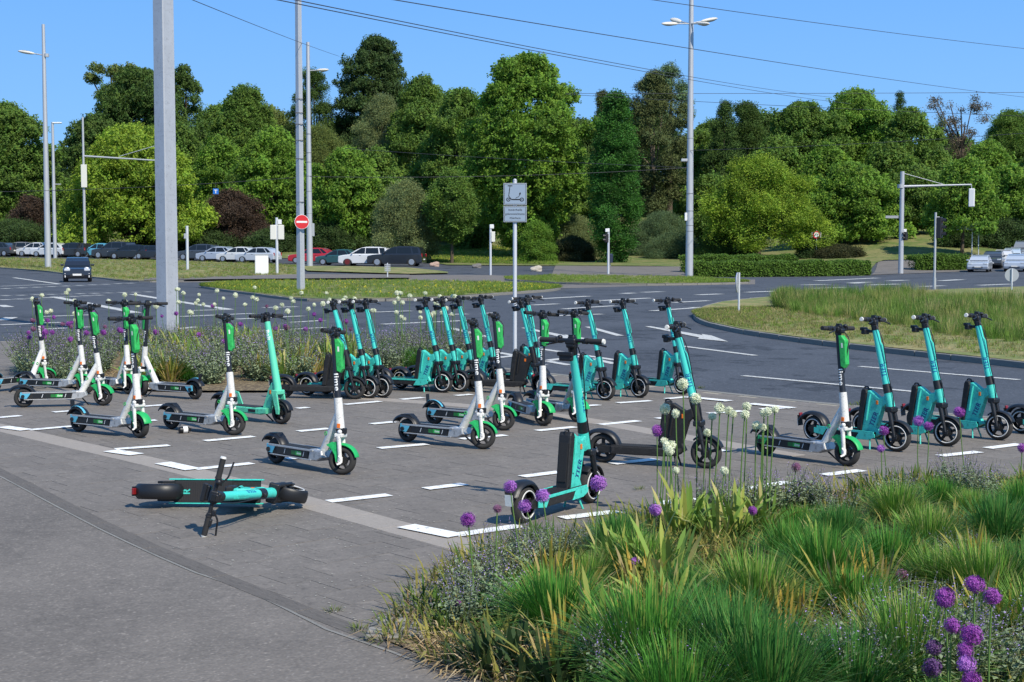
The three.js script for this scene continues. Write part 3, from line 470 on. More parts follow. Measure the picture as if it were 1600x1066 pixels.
function makeBolt(o, { angle = 0 } = {}) {
  const rake = .21, foot = V(.45, .12, 0), ax = (y) => axisPoint(foot, rake, y);
  const deck = part('deck', extrude([[-.40, .095], [.20, .085], [.285, .10], [.30, .16], [.18, .155], [-.40, .155]], .15, .016, 3), S.mint, o);
  part('deck_mat', bx(.50, .006, .125, -.12, .159, 0), M.blackMatt, deck);
  for (const s of [-1, 1]) part('side_panel', bx(.11, .03, .004, .08, .122, s * .0755), S.dark, deck);
  wheelParts(o, 'rear_wheel', .12, .07, -.45, null, 5);
  const rf = part('rear_fender', (() => { const g = sweepFender(.138, .052, .2, 2.7, .02, .006, .03); g.translate(-.45, .12, 0); return g; })(), S.dark, o);
  pair('fender_brace', 'bbrace', (s) => extrude([[-.30, .15], [-.20, .15], [-.27, .29], [-.38, .305], [-.38, .28], [-.29, .265]], .012, .003).translate(0, 0, s * .06), S.mint, rf);
  part('neck', extrude([[.17, .10], [.30, .10], [.385, .41], [.33, .43], [.285, .36]], .062, .012, 3), S.mint, o);
  for (const s of [-1, 1]) part('reflector', bx(.022, .04, .006, .318, .33, s * .033, .002), S.orange, o);
  part('kickstand', bar(V(.15, .09, -.05), V(.2, 0, -.12), .008), S.dark, o);
  const F = [];
  F.push(wheelParts(o, 'front_wheel', .12, .07, .45, null, 5));
  F.push(part('fork', merged([...[-1, 1].map((s) => extrude([[.43, .105], [.465, .105], [.47, .15], [ax(.33).x + .03, .33], [ax(.33).x - .04, .33], [.42, .15]], .02, .005).translate(0, 0, s * .056)), bx(.075, .05, .13, ax(.33).x, .33, 0, .012)]), S.mint, o));
  F.push(part('front_fender', (() => { const g = sweepFender(.13, .042, .2, 1.7, .01, .005); g.translate(.45, .12, 0); return g; })(), S.dark, o));
  F.push(part('stem', (() => { const L = ax(.33).distanceTo(ax(1.07)), g = new THREE.CylinderGeometry(.030, .042, L, 24, 1, true, Math.PI * 1.5); g.rotateZ(rake); const c = ax(.70); g.translate(c.x, c.y, 0); return g; })(), S.boltStem, o));
  F.push(part('stem_head', merged([bar(ax(1.06), ax(1.12), .031, .03, 16), bx(.03, .10, .12, ax(1.1).x - .02, 1.10, 0, .01)]), S.dark, o));
  F.push(handlebar(o, 'b', ax(1.12), .5, rake, false, { twoBrakes: true }));
  steer(F, foot, rake, angle);
  return o;
}
function park(rear, front, name, label, category, group, make, opt = {}) {
  const R = G(...rear), F = G(...front), mid = R.clone().add(F).multiplyScalar(.5), o = thing(name, label, category, mid, Math.atan2(-(F.z - R.z), F.x - R.x), group);
  if (opt.yaw !== undefined) o.rotation.y = opt.yaw;
  if (opt.anchorFront) { const d = V(Math.cos(o.rotation.y), 0, -Math.sin(o.rotation.y)); o.position.copy(F).addScaledVector(d, -.445); }
  o.rotation.x = opt.lean || 0; make(o, opt); return o;
}
const LIME = 'white_green_scooter', TEAL = 'teal_scooter', EL = 'electric scooter';
const lime = (r, f, label, opt, group) => park(r, f, LIME, label, EL, group || 'white and green scooters', makeLime, { lean: -.025, ...opt });
const tier = (r, f, label, opt, group) => park(r, f, TEAL, label, EL, group || 'teal scooters', makeTier, opt);
lime([0, 612], [64, 605], 'white and green scooter by the flower bed with its handlebar turned square on', { angle: -.75, flap: true });
lime([46, 613], [127, 616], 'white scooter with blue scribbles on its neck, half hidden behind a graffiti-covered deck', { angle: .1 });
lime([41, 636.5], [157, 634], 'white scooter with black graffiti all along its white deck', { angle: -.4 });
lime([138, 608], [208, 617], 'white scooter almost hidden behind another at the flower bed, handlebar side on', { angle: .1 });
lime([291, 623], [223, 618], 'white and green scooter facing the other way at the flower bed', { angle: -.35, flap: true, anchorFront: true });
lime([127, 675], [214, 684], 'white and green scooter with blue striped fender beside the pale slab strip', { angle: -.05, flap: true });
lime([274, 671], [359, 679.5], 'white and green scooter with a small bottle lying beside its deck', { angle: .5 });
lime([436, 725], [530, 741], 'white and green scooter standing alone beside the toppled teal scooter', { angle: .55 });
lime([635, 690], [757, 702], 'white and green scooter with blue bracket and green deck print, outermost of the middle group', { angle: .5 });
lime([676, 663], [790, 673], 'white and green scooter with plate holder and blue striped fender, second in the middle group', { angle: .45, flap: true });
lime([806, 651], [849, 665.5], 'white and green scooter heading out of the middle group, seen from its front', { angle: .5, grimy: true });
lime([838, 648], [898, 659], 'white and green scooter partly behind the upright teal scooter with a phone holder', { angle: .35, grimy: true });
lime([1200, 711], [1320, 728], 'white and green scooter in front of the three teal scooters, with a green rear bracket', { angle: .15, blue: false });
park([338, 652], [452, 664], 'mint_scooter', 'mint green scooter with a slim tapered stem behind a white scooter', EL, undefined, makeBolt, { angle: .1 });
const rowA = 'teal electric scooter in the row parked along the far flower bed', gA = 'teal scooters in a row by the flower bed';
tier([462, 622], [536, 623.5], 'black bodied scooter with teal stem at the end of the flower bed row', { black: true, angle: .1 });
tier([492, 618], [566, 622], rowA, { angle: .05 }, gA); tier([517, 616], [591, 621], rowA, { angle: .05 }, gA);
tier([610, 609.5], [680, 613], rowA, { angle: .05 }, gA); tier([637, 608], [708, 612], rowA, { angle: .05 }, gA); tier([663, 606], [732, 609.5], rowA, { angle: -.15 }, gA); tier([700, 600], [767, 604], rowA, { angle: -.1 }, gA);
tier([757, 613], [829, 616], 'black bodied scooter with a teal stem wedged among the white scooters', { black: true, angle: -.2 });
tier([776, 600], [841, 606], 'teal scooter behind the black bodied one at the sign post', { angle: -.1 });
const rowB = 'teal electric scooter standing near the road edge with its stand down', gB = 'teal scooters spread along the road edge';
tier([861, 619.5], [936, 625], rowB, { angle: 0 }, gB); tier([917, 615], [991, 621], rowB, { angle: .02 }, gB); tier([990, 609], [1061, 616], rowB, { angle: .02 }, gB);
tier([943, 722.5], [1103, 732], 'black scooter with a teal stem standing behind the white alliums', { black: true, angle: 0 });
tier([826, 815], [915, 788], 'teal scooter seen from behind with number plate and red tail light by the bed', { angle: 0 });
const rowC = 'teal electric scooter beside the curved road with dark blue lettering on its body', gC = 'three teal scooters beside the curved road';
tier([1272, 690], [1403, 706], rowC, { angle: .2 }, gC); tier([1352, 683], [1478, 697], rowC, { angle: .2 }, gC); tier([1437, 674], [1558, 687.5], rowC, { angle: .2 }, gC);
tier([1606, 678], [1728, 690], 'teal scooter beyond the three by the curved road, showing little but its rear wheel', { angle: -.3 });
{
  // the toppled scooter lies on its left side, deck upright, handlebar on the ground
  const o = thing('toppled_teal_scooter', 'teal scooter lying toppled on its side across the pale slab strip', EL);
  makeTier(o, { angle: -.25 });
  const R = G(266, 786.5), F = G(454, 788), t = F.clone().sub(R).setY(0).normalize();
  const X = t, Y = V(0, .135, 0).addScaledVector(V(-t.z, 0, t.x), .995).normalize(), Z = X.clone().cross(Y).normalize();
  const Xo = Y.clone().cross(Z).normalize();
  o.quaternion.setFromRotationMatrix(new THREE.Matrix4().makeBasis(Xo, Y, Z));
  o.position.copy(R).add(F).multiplyScalar(.5).setY(.092);
}
{
  const b = thing('drink_bottle', 'small dark bottle with a white cap end lying beside a scooter wheel', 'bottle', G(289, 677), .5);
  part('bottle_body', (() => { const g = new THREE.LatheGeometry([[0, 0], [.03, 0], [.033, .01], [.033, .075], [.026, .095], [.014, .11], [.014, .12], [0, .12]].map(([a, c]) => new THREE.Vector2(a, c)), 18); g.rotateZ(-Math.PI / 2); g.translate(-.06, .034, 0); return g; })(), S.dark, b);
  part('label', (() => { const g = new THREE.CylinderGeometry(.0338, .0338, .045, 18, 1, true); g.rotateZ(-Math.PI / 2); g.translate(.0, .034, 0); return g; })(), M.white, b);
}

// ---------------------------------------------------------------- masts, lamps, signals, signs
const P = { face: std([.62, .64, .67], .5, .25), grey: std([.44, .46, .48], .55, .3), dark: std([.13, .135, .14], .6, .2), lampShell: std([.62, .60, .54], .5), lens: std([.30, .29, .25], .25), red: std([.62, .022, .03], .45), white: std([.78, .78, .77], .5), black: M.black, band: std([.20, .20, .21], .6, .3), redGlass: std([.16, .01, .01], .25), amberGlass: std([.2, .09, .01], .25), greenGlass: std([.01, .1, .05], .25), blue: std([.02, .16, .55], .45), greenGrey: std([.33, .37, .37], .55) };
// a square mast set cornerwise, with bevelled corners, tapering upwards
function cornerMast(w0, w1, h) {
  const shape = (w) => { const b = w * .06, s = w / 2, p = [[s, -s + b], [s, s - b], [s - b, s], [-s + b, s], [-s, s - b], [-s, -s + b], [-s + b, -s], [s - b, -s]]; return p; };
  const A = shape(w0), B = shape(w1), pos = [], uv = []; const q = (p, y) => [p[0], y, p[1]];
  for (let i = 0; i < 8; i++) { const j = (i + 1) % 8, a = q(A[i], 0), b = q(A[j], 0), c = q(B[j], h), d = q(B[i], h); pos.push(...a, ...c, ...b, ...a, ...d, ...c); uv.push(0, 0, .3, h, .3, 0, 0, 0, 0, h, .3, h); }
  for (let i = 1; i < 7; i++) { pos.push(...q(B[0], h), ...q(B[i + 1], h), ...q(B[i], h)); uv.push(0, 0, 1, 1, 1, 0); }
  const g = new THREE.BufferGeometry(); g.setAttribute('position', new THREE.Float32BufferAttribute(pos, 3)); g.setAttribute('uv', new THREE.Float32BufferAttribute(uv, 2)); g.computeVertexNormals(); return g;
}
const heightAt = (base, v) => GD(800, v, -base.z).y - base.y;
function lampHead(parent, from, to) {                                   // cobra head lamp on a short arm
  const d = to.clone().sub(from), L = d.length(), arm = part('lamp_arm', bar(from, from.clone().addScaledVector(d, .5), .05, .045, 8), P.grey, parent);
  const g = new THREE.SphereGeometry(1, 16, 10); g.scale(L * .32, .13, .2); const h = part('lamp_head', g, P.lampShell, parent);
  h.position.copy(from).addScaledVector(d, .74); h.quaternion.setFromUnitVectors(V(1, 0, 0), d.clone().normalize());
  const l = new THREE.SphereGeometry(1, 14, 8, 0, Math.PI * 2, Math.PI / 2, Math.PI / 2); l.scale(L * .22, .12, .15); part('lamp_lens', l, P.lens, h).position.set(L * .04, -.035, 0);
  return arm;
}
function bands(parent, w, hs) { for (const h of hs) { const g = new THREE.TorusGeometry(w, .018, 6, 4 * 5); g.rotateX(Math.PI / 2); g.translate(0, h, 0); part('clamp_band', g, P.band, parent); } }
function wedgeMast(u, v, v0, w0, w1, name, label, turn, top) {
  const b = v > 500 ? G(u, v) : GT(u, v), o = thing(name, label, 'mast', b, turn), h = top || heightAt(b, v0);
  part('mast_shaft', cornerMast(w0, w1, h), M.zinc, o); part('foot_plate', bx(w0 * 1.5, .03, w0 * 1.5, 0, .02, 0), P.grey, o); return o;
}
const bigMast = wedgeMast(262.5, 527, 0, .335, .285, 'catenary_mast', 'thick square grey steel mast rising out of the far flower bed', .97, 13.5);
const signMast = wedgeMast(470, 457.5, 0, .27, .2, 'catenary_mast', 'square grey mast carrying a red no entry sign on the grass verge', .88, 15);
bands(signMast, .17, [4.0, 5.9, 6.7, 7.4, 7.9, 8.5]);
{
  const p = signMast.position, f = V(-p.x, 0, -p.z).normalize(), c = GD(471.5, 347, -p.z);
  const o = thing('no_entry_sign', 'round red no entry sign with a white bar fixed to the mast', 'sign', c.clone().addScaledVector(f, .24), Math.atan2(f.x, f.z) + .1);
  const disc = (r, d, z) => { const g = new THREE.CylinderGeometry(r, r, d, 40); g.rotateX(Math.PI / 2); g.translate(0, 0, z); return g; };
  part('sign_rim', disc(.318, .02, 0), P.white, o); part('sign_face', disc(.30, .02, .006), P.red, o); part('white_bar', bx(.47, .085, .02, 0, 0, .010), P.white, o); part('bracket', bx(.06, .06, .14, 0, 0, -.08), P.grey, o);
}
function roundMast(u, v, v0, r0, r1, name, label, cat = 'lamp post') { const b = GT(u, v), o = thing(name, label, cat, b), h = heightAt(b, v0); part('mast_shaft', bar(V(0, 0, 0), V(0, h, 0), r0, r1, 16), M.zinc, o); o.userData.h = h; return [o, b]; }
const local = (b, u, v, dz = 0) => GD(u, v, -b.z + dz).sub(b);
{
  let [o, b] = roundMast(75, 420.5, 38, .26, .13, 'street_lamp', 'tall street lamp with one arm to the side beside the driving black car');
  lampHead(o, local(b, 72.5, 87), local(b, 30, 80)); bands(o, .2, [3, 4.2]); part('collar', bar(local(b, 72.5, 89), local(b, 72.5, 84), .2, .2, 14), P.grey, o);
  [o, b] = roundMast(86, 404, 191, .20, .13, 'street_lamp', 'shorter street lamp with flat white head behind the parked cars');
  part('lamp_head', (() => { const g = bx(.95, .14, .35, 0, 0, 0, .06); return g; })(), P.white, o).position.copy(local(b, 89, 192)); part('side_arm', bar(local(b, 86, 288), local(b, 95, 288), .05), P.grey, o);
  [o, b] = roundMast(484, 417.5, 66, .27, .15, 'street_lamp', 'tall street lamp standing close behind the no entry mast');
  lampHead(o, local(b, 481, 110.5), local(b, 512, 109)); bands(o, .23, [4.6, 6.5, 7.8, 9.0, 9.8, 11.4]); part('junction_box', bx(.2, 1.1, .25, .32, 3.2, 0, .02), P.grey, o);
  [o, b] = roundMast(1077, 433.5, -40, .27, .15, 'street_lamp', 'tall street lamp with four lamp heads beside the clipped hedge');
  for (const [u, v, dz] of [[1036, 37, -.9], [1049, 30, 1.2], [1119, 29, 1.0], [1107, 37, -1.2]]) lampHead(o, local(b, 1077, 37), local(b, u, v, dz));
  bands(o, .25, [3.2, 3.6, 4.6, 5.8]); part('cabinet', bx(.16, .55, .2, -.28, 4.2, .1, .02), P.white, o); part('camera_box', bx(.45, .2, .25, -.4, 8.1, 0, .04), P.grey, o); bands(o, .21, [9.6]);
}
function signalHead(parent, at, lamps, turnY = 0, back = false) {        // black signal head, lenses on its +z face
  const n = lamps.length, h = .3 * n + .04, s = part('signal_head', bx(.3, h, .22, 0, 0, 0, .04), back ? P.white : P.black, parent); s.position.copy(at); s.rotation.y = turnY;
  lamps.forEach((m, i) => { const y = h / 2 - .17 - i * .3, g = new THREE.CylinderGeometry(.1, .1, .03, 18); g.rotateX(Math.PI / 2); g.translate(0, y, .115); part('signal_lens', g, m, s); const v = new THREE.CylinderGeometry(.115, .115, .2, 18, 1, true, -Math.PI * .6, Math.PI * 1.2); v.rotateX(Math.PI / 2); v.rotateZ(Math.PI); v.translate(0, y, .2); part('visor', v, P.black, s); });
  return s;
}
const RYG = [P.redGlass, P.amberGlass, P.greenGlass];
{
  // signal gantry on the left, arm towards the thick mast
  let [o, b] = roundMast(133, 402, 183, .17, .10, 'signal_gantry', 'dark grey signal mast with long arm and white backboard beside two lamp posts', 'traffic light');
  part('arm', bar(local(b, 132, 244), local(b, 262, 252), .11, .07, 10), P.grey, o); part('stay', bar(local(b, 186, 244.5), local(b, 262, 222), .035), P.grey, o); part('backboard', bx(.62, 2.4, .08, 0, 0, 0, .03), P.offW || (P.offW = std([.70, .69, .62], .6)), o).position.copy(local(b, 131, 275, -.25)); signalHead(o, local(b, 131, 275, .25), RYG, Math.PI, true);
  // gantry on the right
  [o, b] = roundMast(1407.5, 428, 268, .20, .16, 'signal_gantry', 'grey signal gantry with an arm reaching towards the direction board', 'traffic light');
  part('arm', bar(local(b, 1408, 291.5), local(b, 1518, 288.5), .10, .06, 10), P.grey, o); part('stay', bar(local(b, 1409, 270), local(b, 1474, 288), .025), P.grey, o); part('collar', bar(local(b, 1407.5, 294), local(b, 1407.5, 288), .25, .25, 14), P.grey, o);
  const s = signalHead(o, local(b, 1518.5, 309), RYG, Math.PI - .4, true); part('hanger', bar(local(b, 1518, 289), local(b, 1518.5, 297), .035), P.grey, o); s.scale.set(1.45, 1.5, 1.4);
  const t = signalHead(o, local(b, 1415, 369, -.1), RYG.slice(0, 2), -1.2); t.scale.setScalar(1.05); part('control_box', bx(.32, .5, .25, 0, 0, 0, .03), P.white, o).position.copy(local(b, 1413, 363, .2));
  part('street_name_plate', bx(1.0, .2, .03, 0, 0, 0), P.signGrey || M.signGrey, o).position.copy(local(b, 1394, 339));
  // signal post on the island
  [o, b] = roundMast(1460, 456, 332, .055, .05, 'traffic_light', 'traffic light with black three lens head on the grass island', 'traffic light');
  signalHead(o, local(b, 1468.5, 356), RYG, 1.0).scale.setScalar(1.02); part('sleeve', bar(V(0, 0, 0), V(0, .62, 0), .075, .075, 14), P.grey, o); part('cap', bx(.12, .05, .12, 0, 0, 0), P.white, o).position.copy(local(b, 1466, 339.5));
}
function post(u, v, v0, r, label, name = 'signal_post', cat = 'post') { const b = GT(u, v), o = thing(name, label, cat, b); part('post_tube', bar(V(0, 0, 0), V(0, heightAt(b, v0), 0), r, r, 10), P.face, o); return [o, b]; }
{
  let [o, b] = post(293, 424, 353, .11, 'plain pale post in the dry tram strip'); part('small_box', bx(.3, .4, .2, 0, 0, 0, .02), P.grey, o).position.copy(local(b, 290.5, 369));
  [o, b] = post(433, 430.5, 340, .1, 'pale signal post with two white boxes beside the white cabinet'); for (const u of [427, 439]) part('signal_box', bx(.42, 1.05, .3, 0, 0, 0, .04), P.offW, o).position.copy(local(b, u, 363)); part('top_box', bx(.25, .35, .25, 0, 0, 0, .03), P.white, o).position.copy(local(b, 437, 347));
  [o, b] = post(766.5, 430, 351, .085, 'pale pedestrian signal post with white boxes behind the scooter sign'); part('signal_box', bx(.28, .75, .3, 0, 0, 0, .03), P.offW, o).position.copy(local(b, 770.5, 370)); part('top_box', bx(.3, .3, .25, 0, 0, 0, .03), P.white, o).position.copy(local(b, 768.5, 354));
  [o, b] = post(950.5, 430, 357, .085, 'pale pedestrian signal post with a black lamp head by the path'); signalHead(o, local(b, 948, 372), RYG.slice(0, 2), -1.3); part('top_box', bx(.3, .25, .25, 0, 0, 0, .03), P.white, o).position.copy(local(b, 949, 360));
  [o, b] = post(1518.5, 402, 350, .06, 'grey direction board on two posts behind the silver car', 'direction_sign', 'sign'); part('board', bx(2.3, .62, .05, 0, 0, 0), P.greenGrey, o).position.copy(local(b, 1513.5, 354.5, -.08)); part('post_tube', bar(local(b, 1529, 402), local(b, 1529, 359), .05, .05, 8), P.face, o);
  [o, b] = post(1275.5, 404, 360, .05, 'round red ringed prohibition sign on a thin post before the slope', 'prohibition_sign', 'sign');
  const disc = (r, d, z) => { const g = new THREE.CylinderGeometry(r, r, d, 32); g.rotateX(Math.PI / 2); g.translate(0, 0, z); return g; }; const c = local(b, 1276, 367, -.1);
  part('sign_backing', bx(.98, .52, .02, 0, 0, -.04), P.signG || (P.signG = std([.5, .48, .48], .6)), o).position.copy(c); const f = part('sign_face', disc(.36, .025, 0), P.red, o); f.position.copy(c); part('sign_center', disc(.25, .02, .01), P.white, f); part('symbol', merged([bx(.09, .16, .01, -.06, .0, .022), bx(.06, .18, .01, .06, 0, .022)]), P.grey, f);
  // keep-right sign seen edge on
  const kb = G(1154.5, 487, ROAD_Y + .11), k = thing('keep_right_sign', 'low round traffic sign seen nearly edge on at the island tip', 'sign', kb, 1.28 + Math.PI);
  part('post_tube', bar(V(0, 0, 0), V(0, 1.12, 0), .03, .03, 10), P.face, k); const kd = disc(.29, .02, .045); kd.translate(0, .83, 0); part('sign_back', kd, P.grey, k); const ke = disc(.285, .012, .058); ke.translate(0, .83, 0); part('sign_face', ke, P.blue, k);
  const rb = G(1581, 453, ROAD_Y + .11), r = thing('round_sign', 'round sign seen from its grey back on the grass island', 'sign', rb, Math.PI - .2);
  part('post_tube', bar(V(0, 0, 0), V(0, .95, 0), .035, .035, 10), P.face, r); const ra = disc(.3, .02, .045); ra.translate(0, .66, 0); part('sign_back', ra, P.grey, r); const rc = disc(.295, .012, .058); rc.translate(0, .66, 0); part('sign_face', rc, P.blue, r);
  const tb = GT(605.5, 436), t = thing('board_sign', 'small grey lattice board on a short post at the paved crossing', 'sign', tb, .1); part('post_tube', bar(V(0, 0, 0), V(0, heightAt(tb, 411), 0), .04, .04, 8), P.face, t); const lb = []; for (let i = 0; i < 4; i++) { lb.push(bx(.38, .04, .03, 0, .55 + i * .13, .05), bx(.04, .5, .03, -.16 + i * .105, .74, .052)); } part('lattice', merged(lb), P.grey, t);
}
{
  // scooter parking sign
  const b = G(804.5, 580), o = thing('scooter_parking_sign', 'grey post with a scooter pictogram sign and a German text plate below', 'sign', b, .06);
  part('post_tube', bar(V(0, 0, 0), V(0, 2.84, 0), .03, .03, 16), P.face, o); const cp = new THREE.SphereGeometry(.032, 12, 6); cp.translate(0, 2.84, 0); part('post_cap', cp, P.grey, o);
  const frame = (c, w, h) => { c.fillStyle = '#98a1aa'; c.fillRect(0, 0, w, h); c.fillStyle = '#14161a'; c.fillRect(14, 14, w - 28, h - 28); c.fillStyle = '#8b9cae'; c.fillRect(24, 24, w - 48, h - 48); };
  const pict = printed(512, 512, (c, w, h) => {
    frame(c, w, h); c.strokeStyle = '#15171b'; c.fillStyle = '#15171b'; c.lineCap = 'round';
    const ln = (x0, y0, x1, y1, t) => { c.lineWidth = t; c.beginPath(); c.moveTo(x0, y0); c.lineTo(x1, y1); c.stroke(); };
    for (const x of [105, 405]) { c.lineWidth = 20; c.beginPath(); c.arc(x, 385, 38, 0, 7); c.stroke(); c.beginPath(); c.arc(x, 385, 12, 0, 7); c.fill(); }
    ln(100, 62, 185, 62, 24); ln(142, 66, 112, 310, 17); ln(112, 300, 178, 385, 17); ln(180, 385, 370, 385, 30); ln(270, 355, 300, 330, 12); ln(300, 330, 330, 325, 12); ln(330, 325, 362, 270, 12); c.beginPath(); c.ellipse(364, 246, 18, 30, .3, 0, 7); c.fill();
  });
  const words = printed(512, 380, (c, w, h) => { frame(c, w, h); c.fillStyle = '#15171b'; c.font = 'bold 66px sans-serif'; c.textAlign = 'center'; c.textBaseline = 'middle'; ['innerhalb', 'gekennzeichneter', 'Flächen'].forEach((t, i) => c.fillText(t, w / 2, 92 + i * 98, i === 1 ? 440 : 330)); });
  const plate = (n, w, h, y, tex) => { const p = part(n, bx(w, h, .012, 0, y, .045, .004), P.grey, o); const g = new THREE.PlaneGeometry(w - .004, h - .004); g.translate(0, y, .0525); part('print', g, std([1, 1, 1], .5, 0, { map: tex }), p); const br = bx(.07, .03, .02, 0, y, .035); part('clamp', br, P.grey, p); };
  plate('pictogram_plate', .345, .325, 2.64, pict); plate('text_plate', .345, .24, 2.345, words);
}
{
  const cb = GT(409, 431), c = thing('utility_cabinet', 'white utility cabinet on the dry grass by the signal post', 'cabinet', cb, .15);
  part('cabinet_body', bx(.95, 1.5, .5, 0, .75, 0, .03), P.white, c); part('cabinet_roof', bx(1.02, .06, .57, 0, 1.52, 0, .01), P.grey, c); part('cabinet_door', bx(.86, 1.25, .02, 0, .78, .255), P.white, c);
  const tb = GT(953, 417), t = thing('litter_bin', 'dark blue litter bin standing beside the signal post at the path', 'bin', tb); part('bin_body', bar(V(0, .35, 0), V(0, 1.05, 0), .26, .28, 18), std([.02, .03, .06], .5), t); part('bin_post', bar(V(0, 0, 0), V(0, .5, 0), .05), P.grey, t); part('bin_lid', bar(V(0, 1.05, 0), V(0, 1.14, 0), .29, .2, 18), std([.02, .03, .06], .5), t);
  seed(77); for (const [u, v, s, col, label] of [[838, 424, .32, [.42, .38, .31], 'pale boulder at the edge of the shaded planting'], [679, 416.5, .3, [.40, .28, .22], 'pinkish boulder beside the black parked car'], [745, 419, .28, [.16, .15, .14], 'dark low boulder in the planting strip']]) {
    const g = new THREE.IcosahedronGeometry(1, 3), p = g.attributes.position; for (let i = 0; i < p.count; i++) { const q = V(p.getX(i), p.getY(i), p.getZ(i)), n = 1 + .18 * Math.sin(q.x * 3.1 + s * 9) * Math.cos(q.y * 4.3) + .1 * Math.sin(q.z * 7 + q.x * 5); p.setXYZ(i, q.x * n * s * 1.5, Math.max(-.2, q.y * n * s), q.z * n * s); } g.computeVertexNormals(); const m = single('boulder', g, std(col, .95), label, 'boulder'); m.position.copy(GT(u, v)); m.position.y += s * .35;
  }
}
// overhead wires: from a near support to a far one, sagging
{
  const wires = [
    [[296, -2, 34], [530, 88, 90], .1, 'thin stay wire reaching up from the trees to the tall mast'],
    [[425, -2, 32], [1330, 162, 120], .5, 'upper of two tram contact wires crossing the sky'], [[452, -2, 32], [1300, 152, 120], .5, 'lower of two tram contact wires crossing the sky'], [[606, -2, 34], [1640, 156, 120], .4, 'long single feeder wire crossing the sky below the lamp heads'], [[1008, -2, 40], [1640, 80, 70], .15, 'high single wire passing above the four headed lamp'],
    [[884, 146, 130], [1660, 144, 130], .1, 'level cross wire above the trees behind the signal gantry'], [[884, 147.5, 130], [1660, 184, 110], .2, 'slanting cross wire above the trees behind the signal gantry'],
    [[-20, 300, 90], [468, 277, 90], .3, 'cross wire in front of the lime green maple'], [[484, 276, 92], [1075, 262, 95], .5, 'cross wire in front of the trees between two lamp posts'], [[540, 232, 110], [1075, 262, 95], .2, 'second cross wire in front of the middle trees'], [[1079, 235, 100], [1640, 205, 90], .3, 'cross wire in front of the dome shaped tree']];
  for (const [a, b, sag, label] of wires) { const A = GD(...a), B = GD(...b), mid = A.clone().lerp(B, .5); mid.y -= sag; const n = single('overhead_wire', new THREE.TubeGeometry(new THREE.QuadraticBezierCurve3(A, mid, B), 40, Math.max(.010, .00016 * (a[2] + b[2]) / 2), 5), M.wire, label, 'wire'); }
  const bp = GD(337, 299, 95), s = thing('tram_sign', 'small blue tram signal plate hanging from a cross wire', 'sign', bp); part('plate', bx(.36, .36, .02), P.blue, s); part('letter', merged([bx(.22, .05, .01, 0, .08, .016), bx(.05, .22, .01, 0, -.02, .0165)]), P.white, s); part('hanger', bar(V(0, .18, 0), V(0, .55, 0), .015), M.wire, s);
}

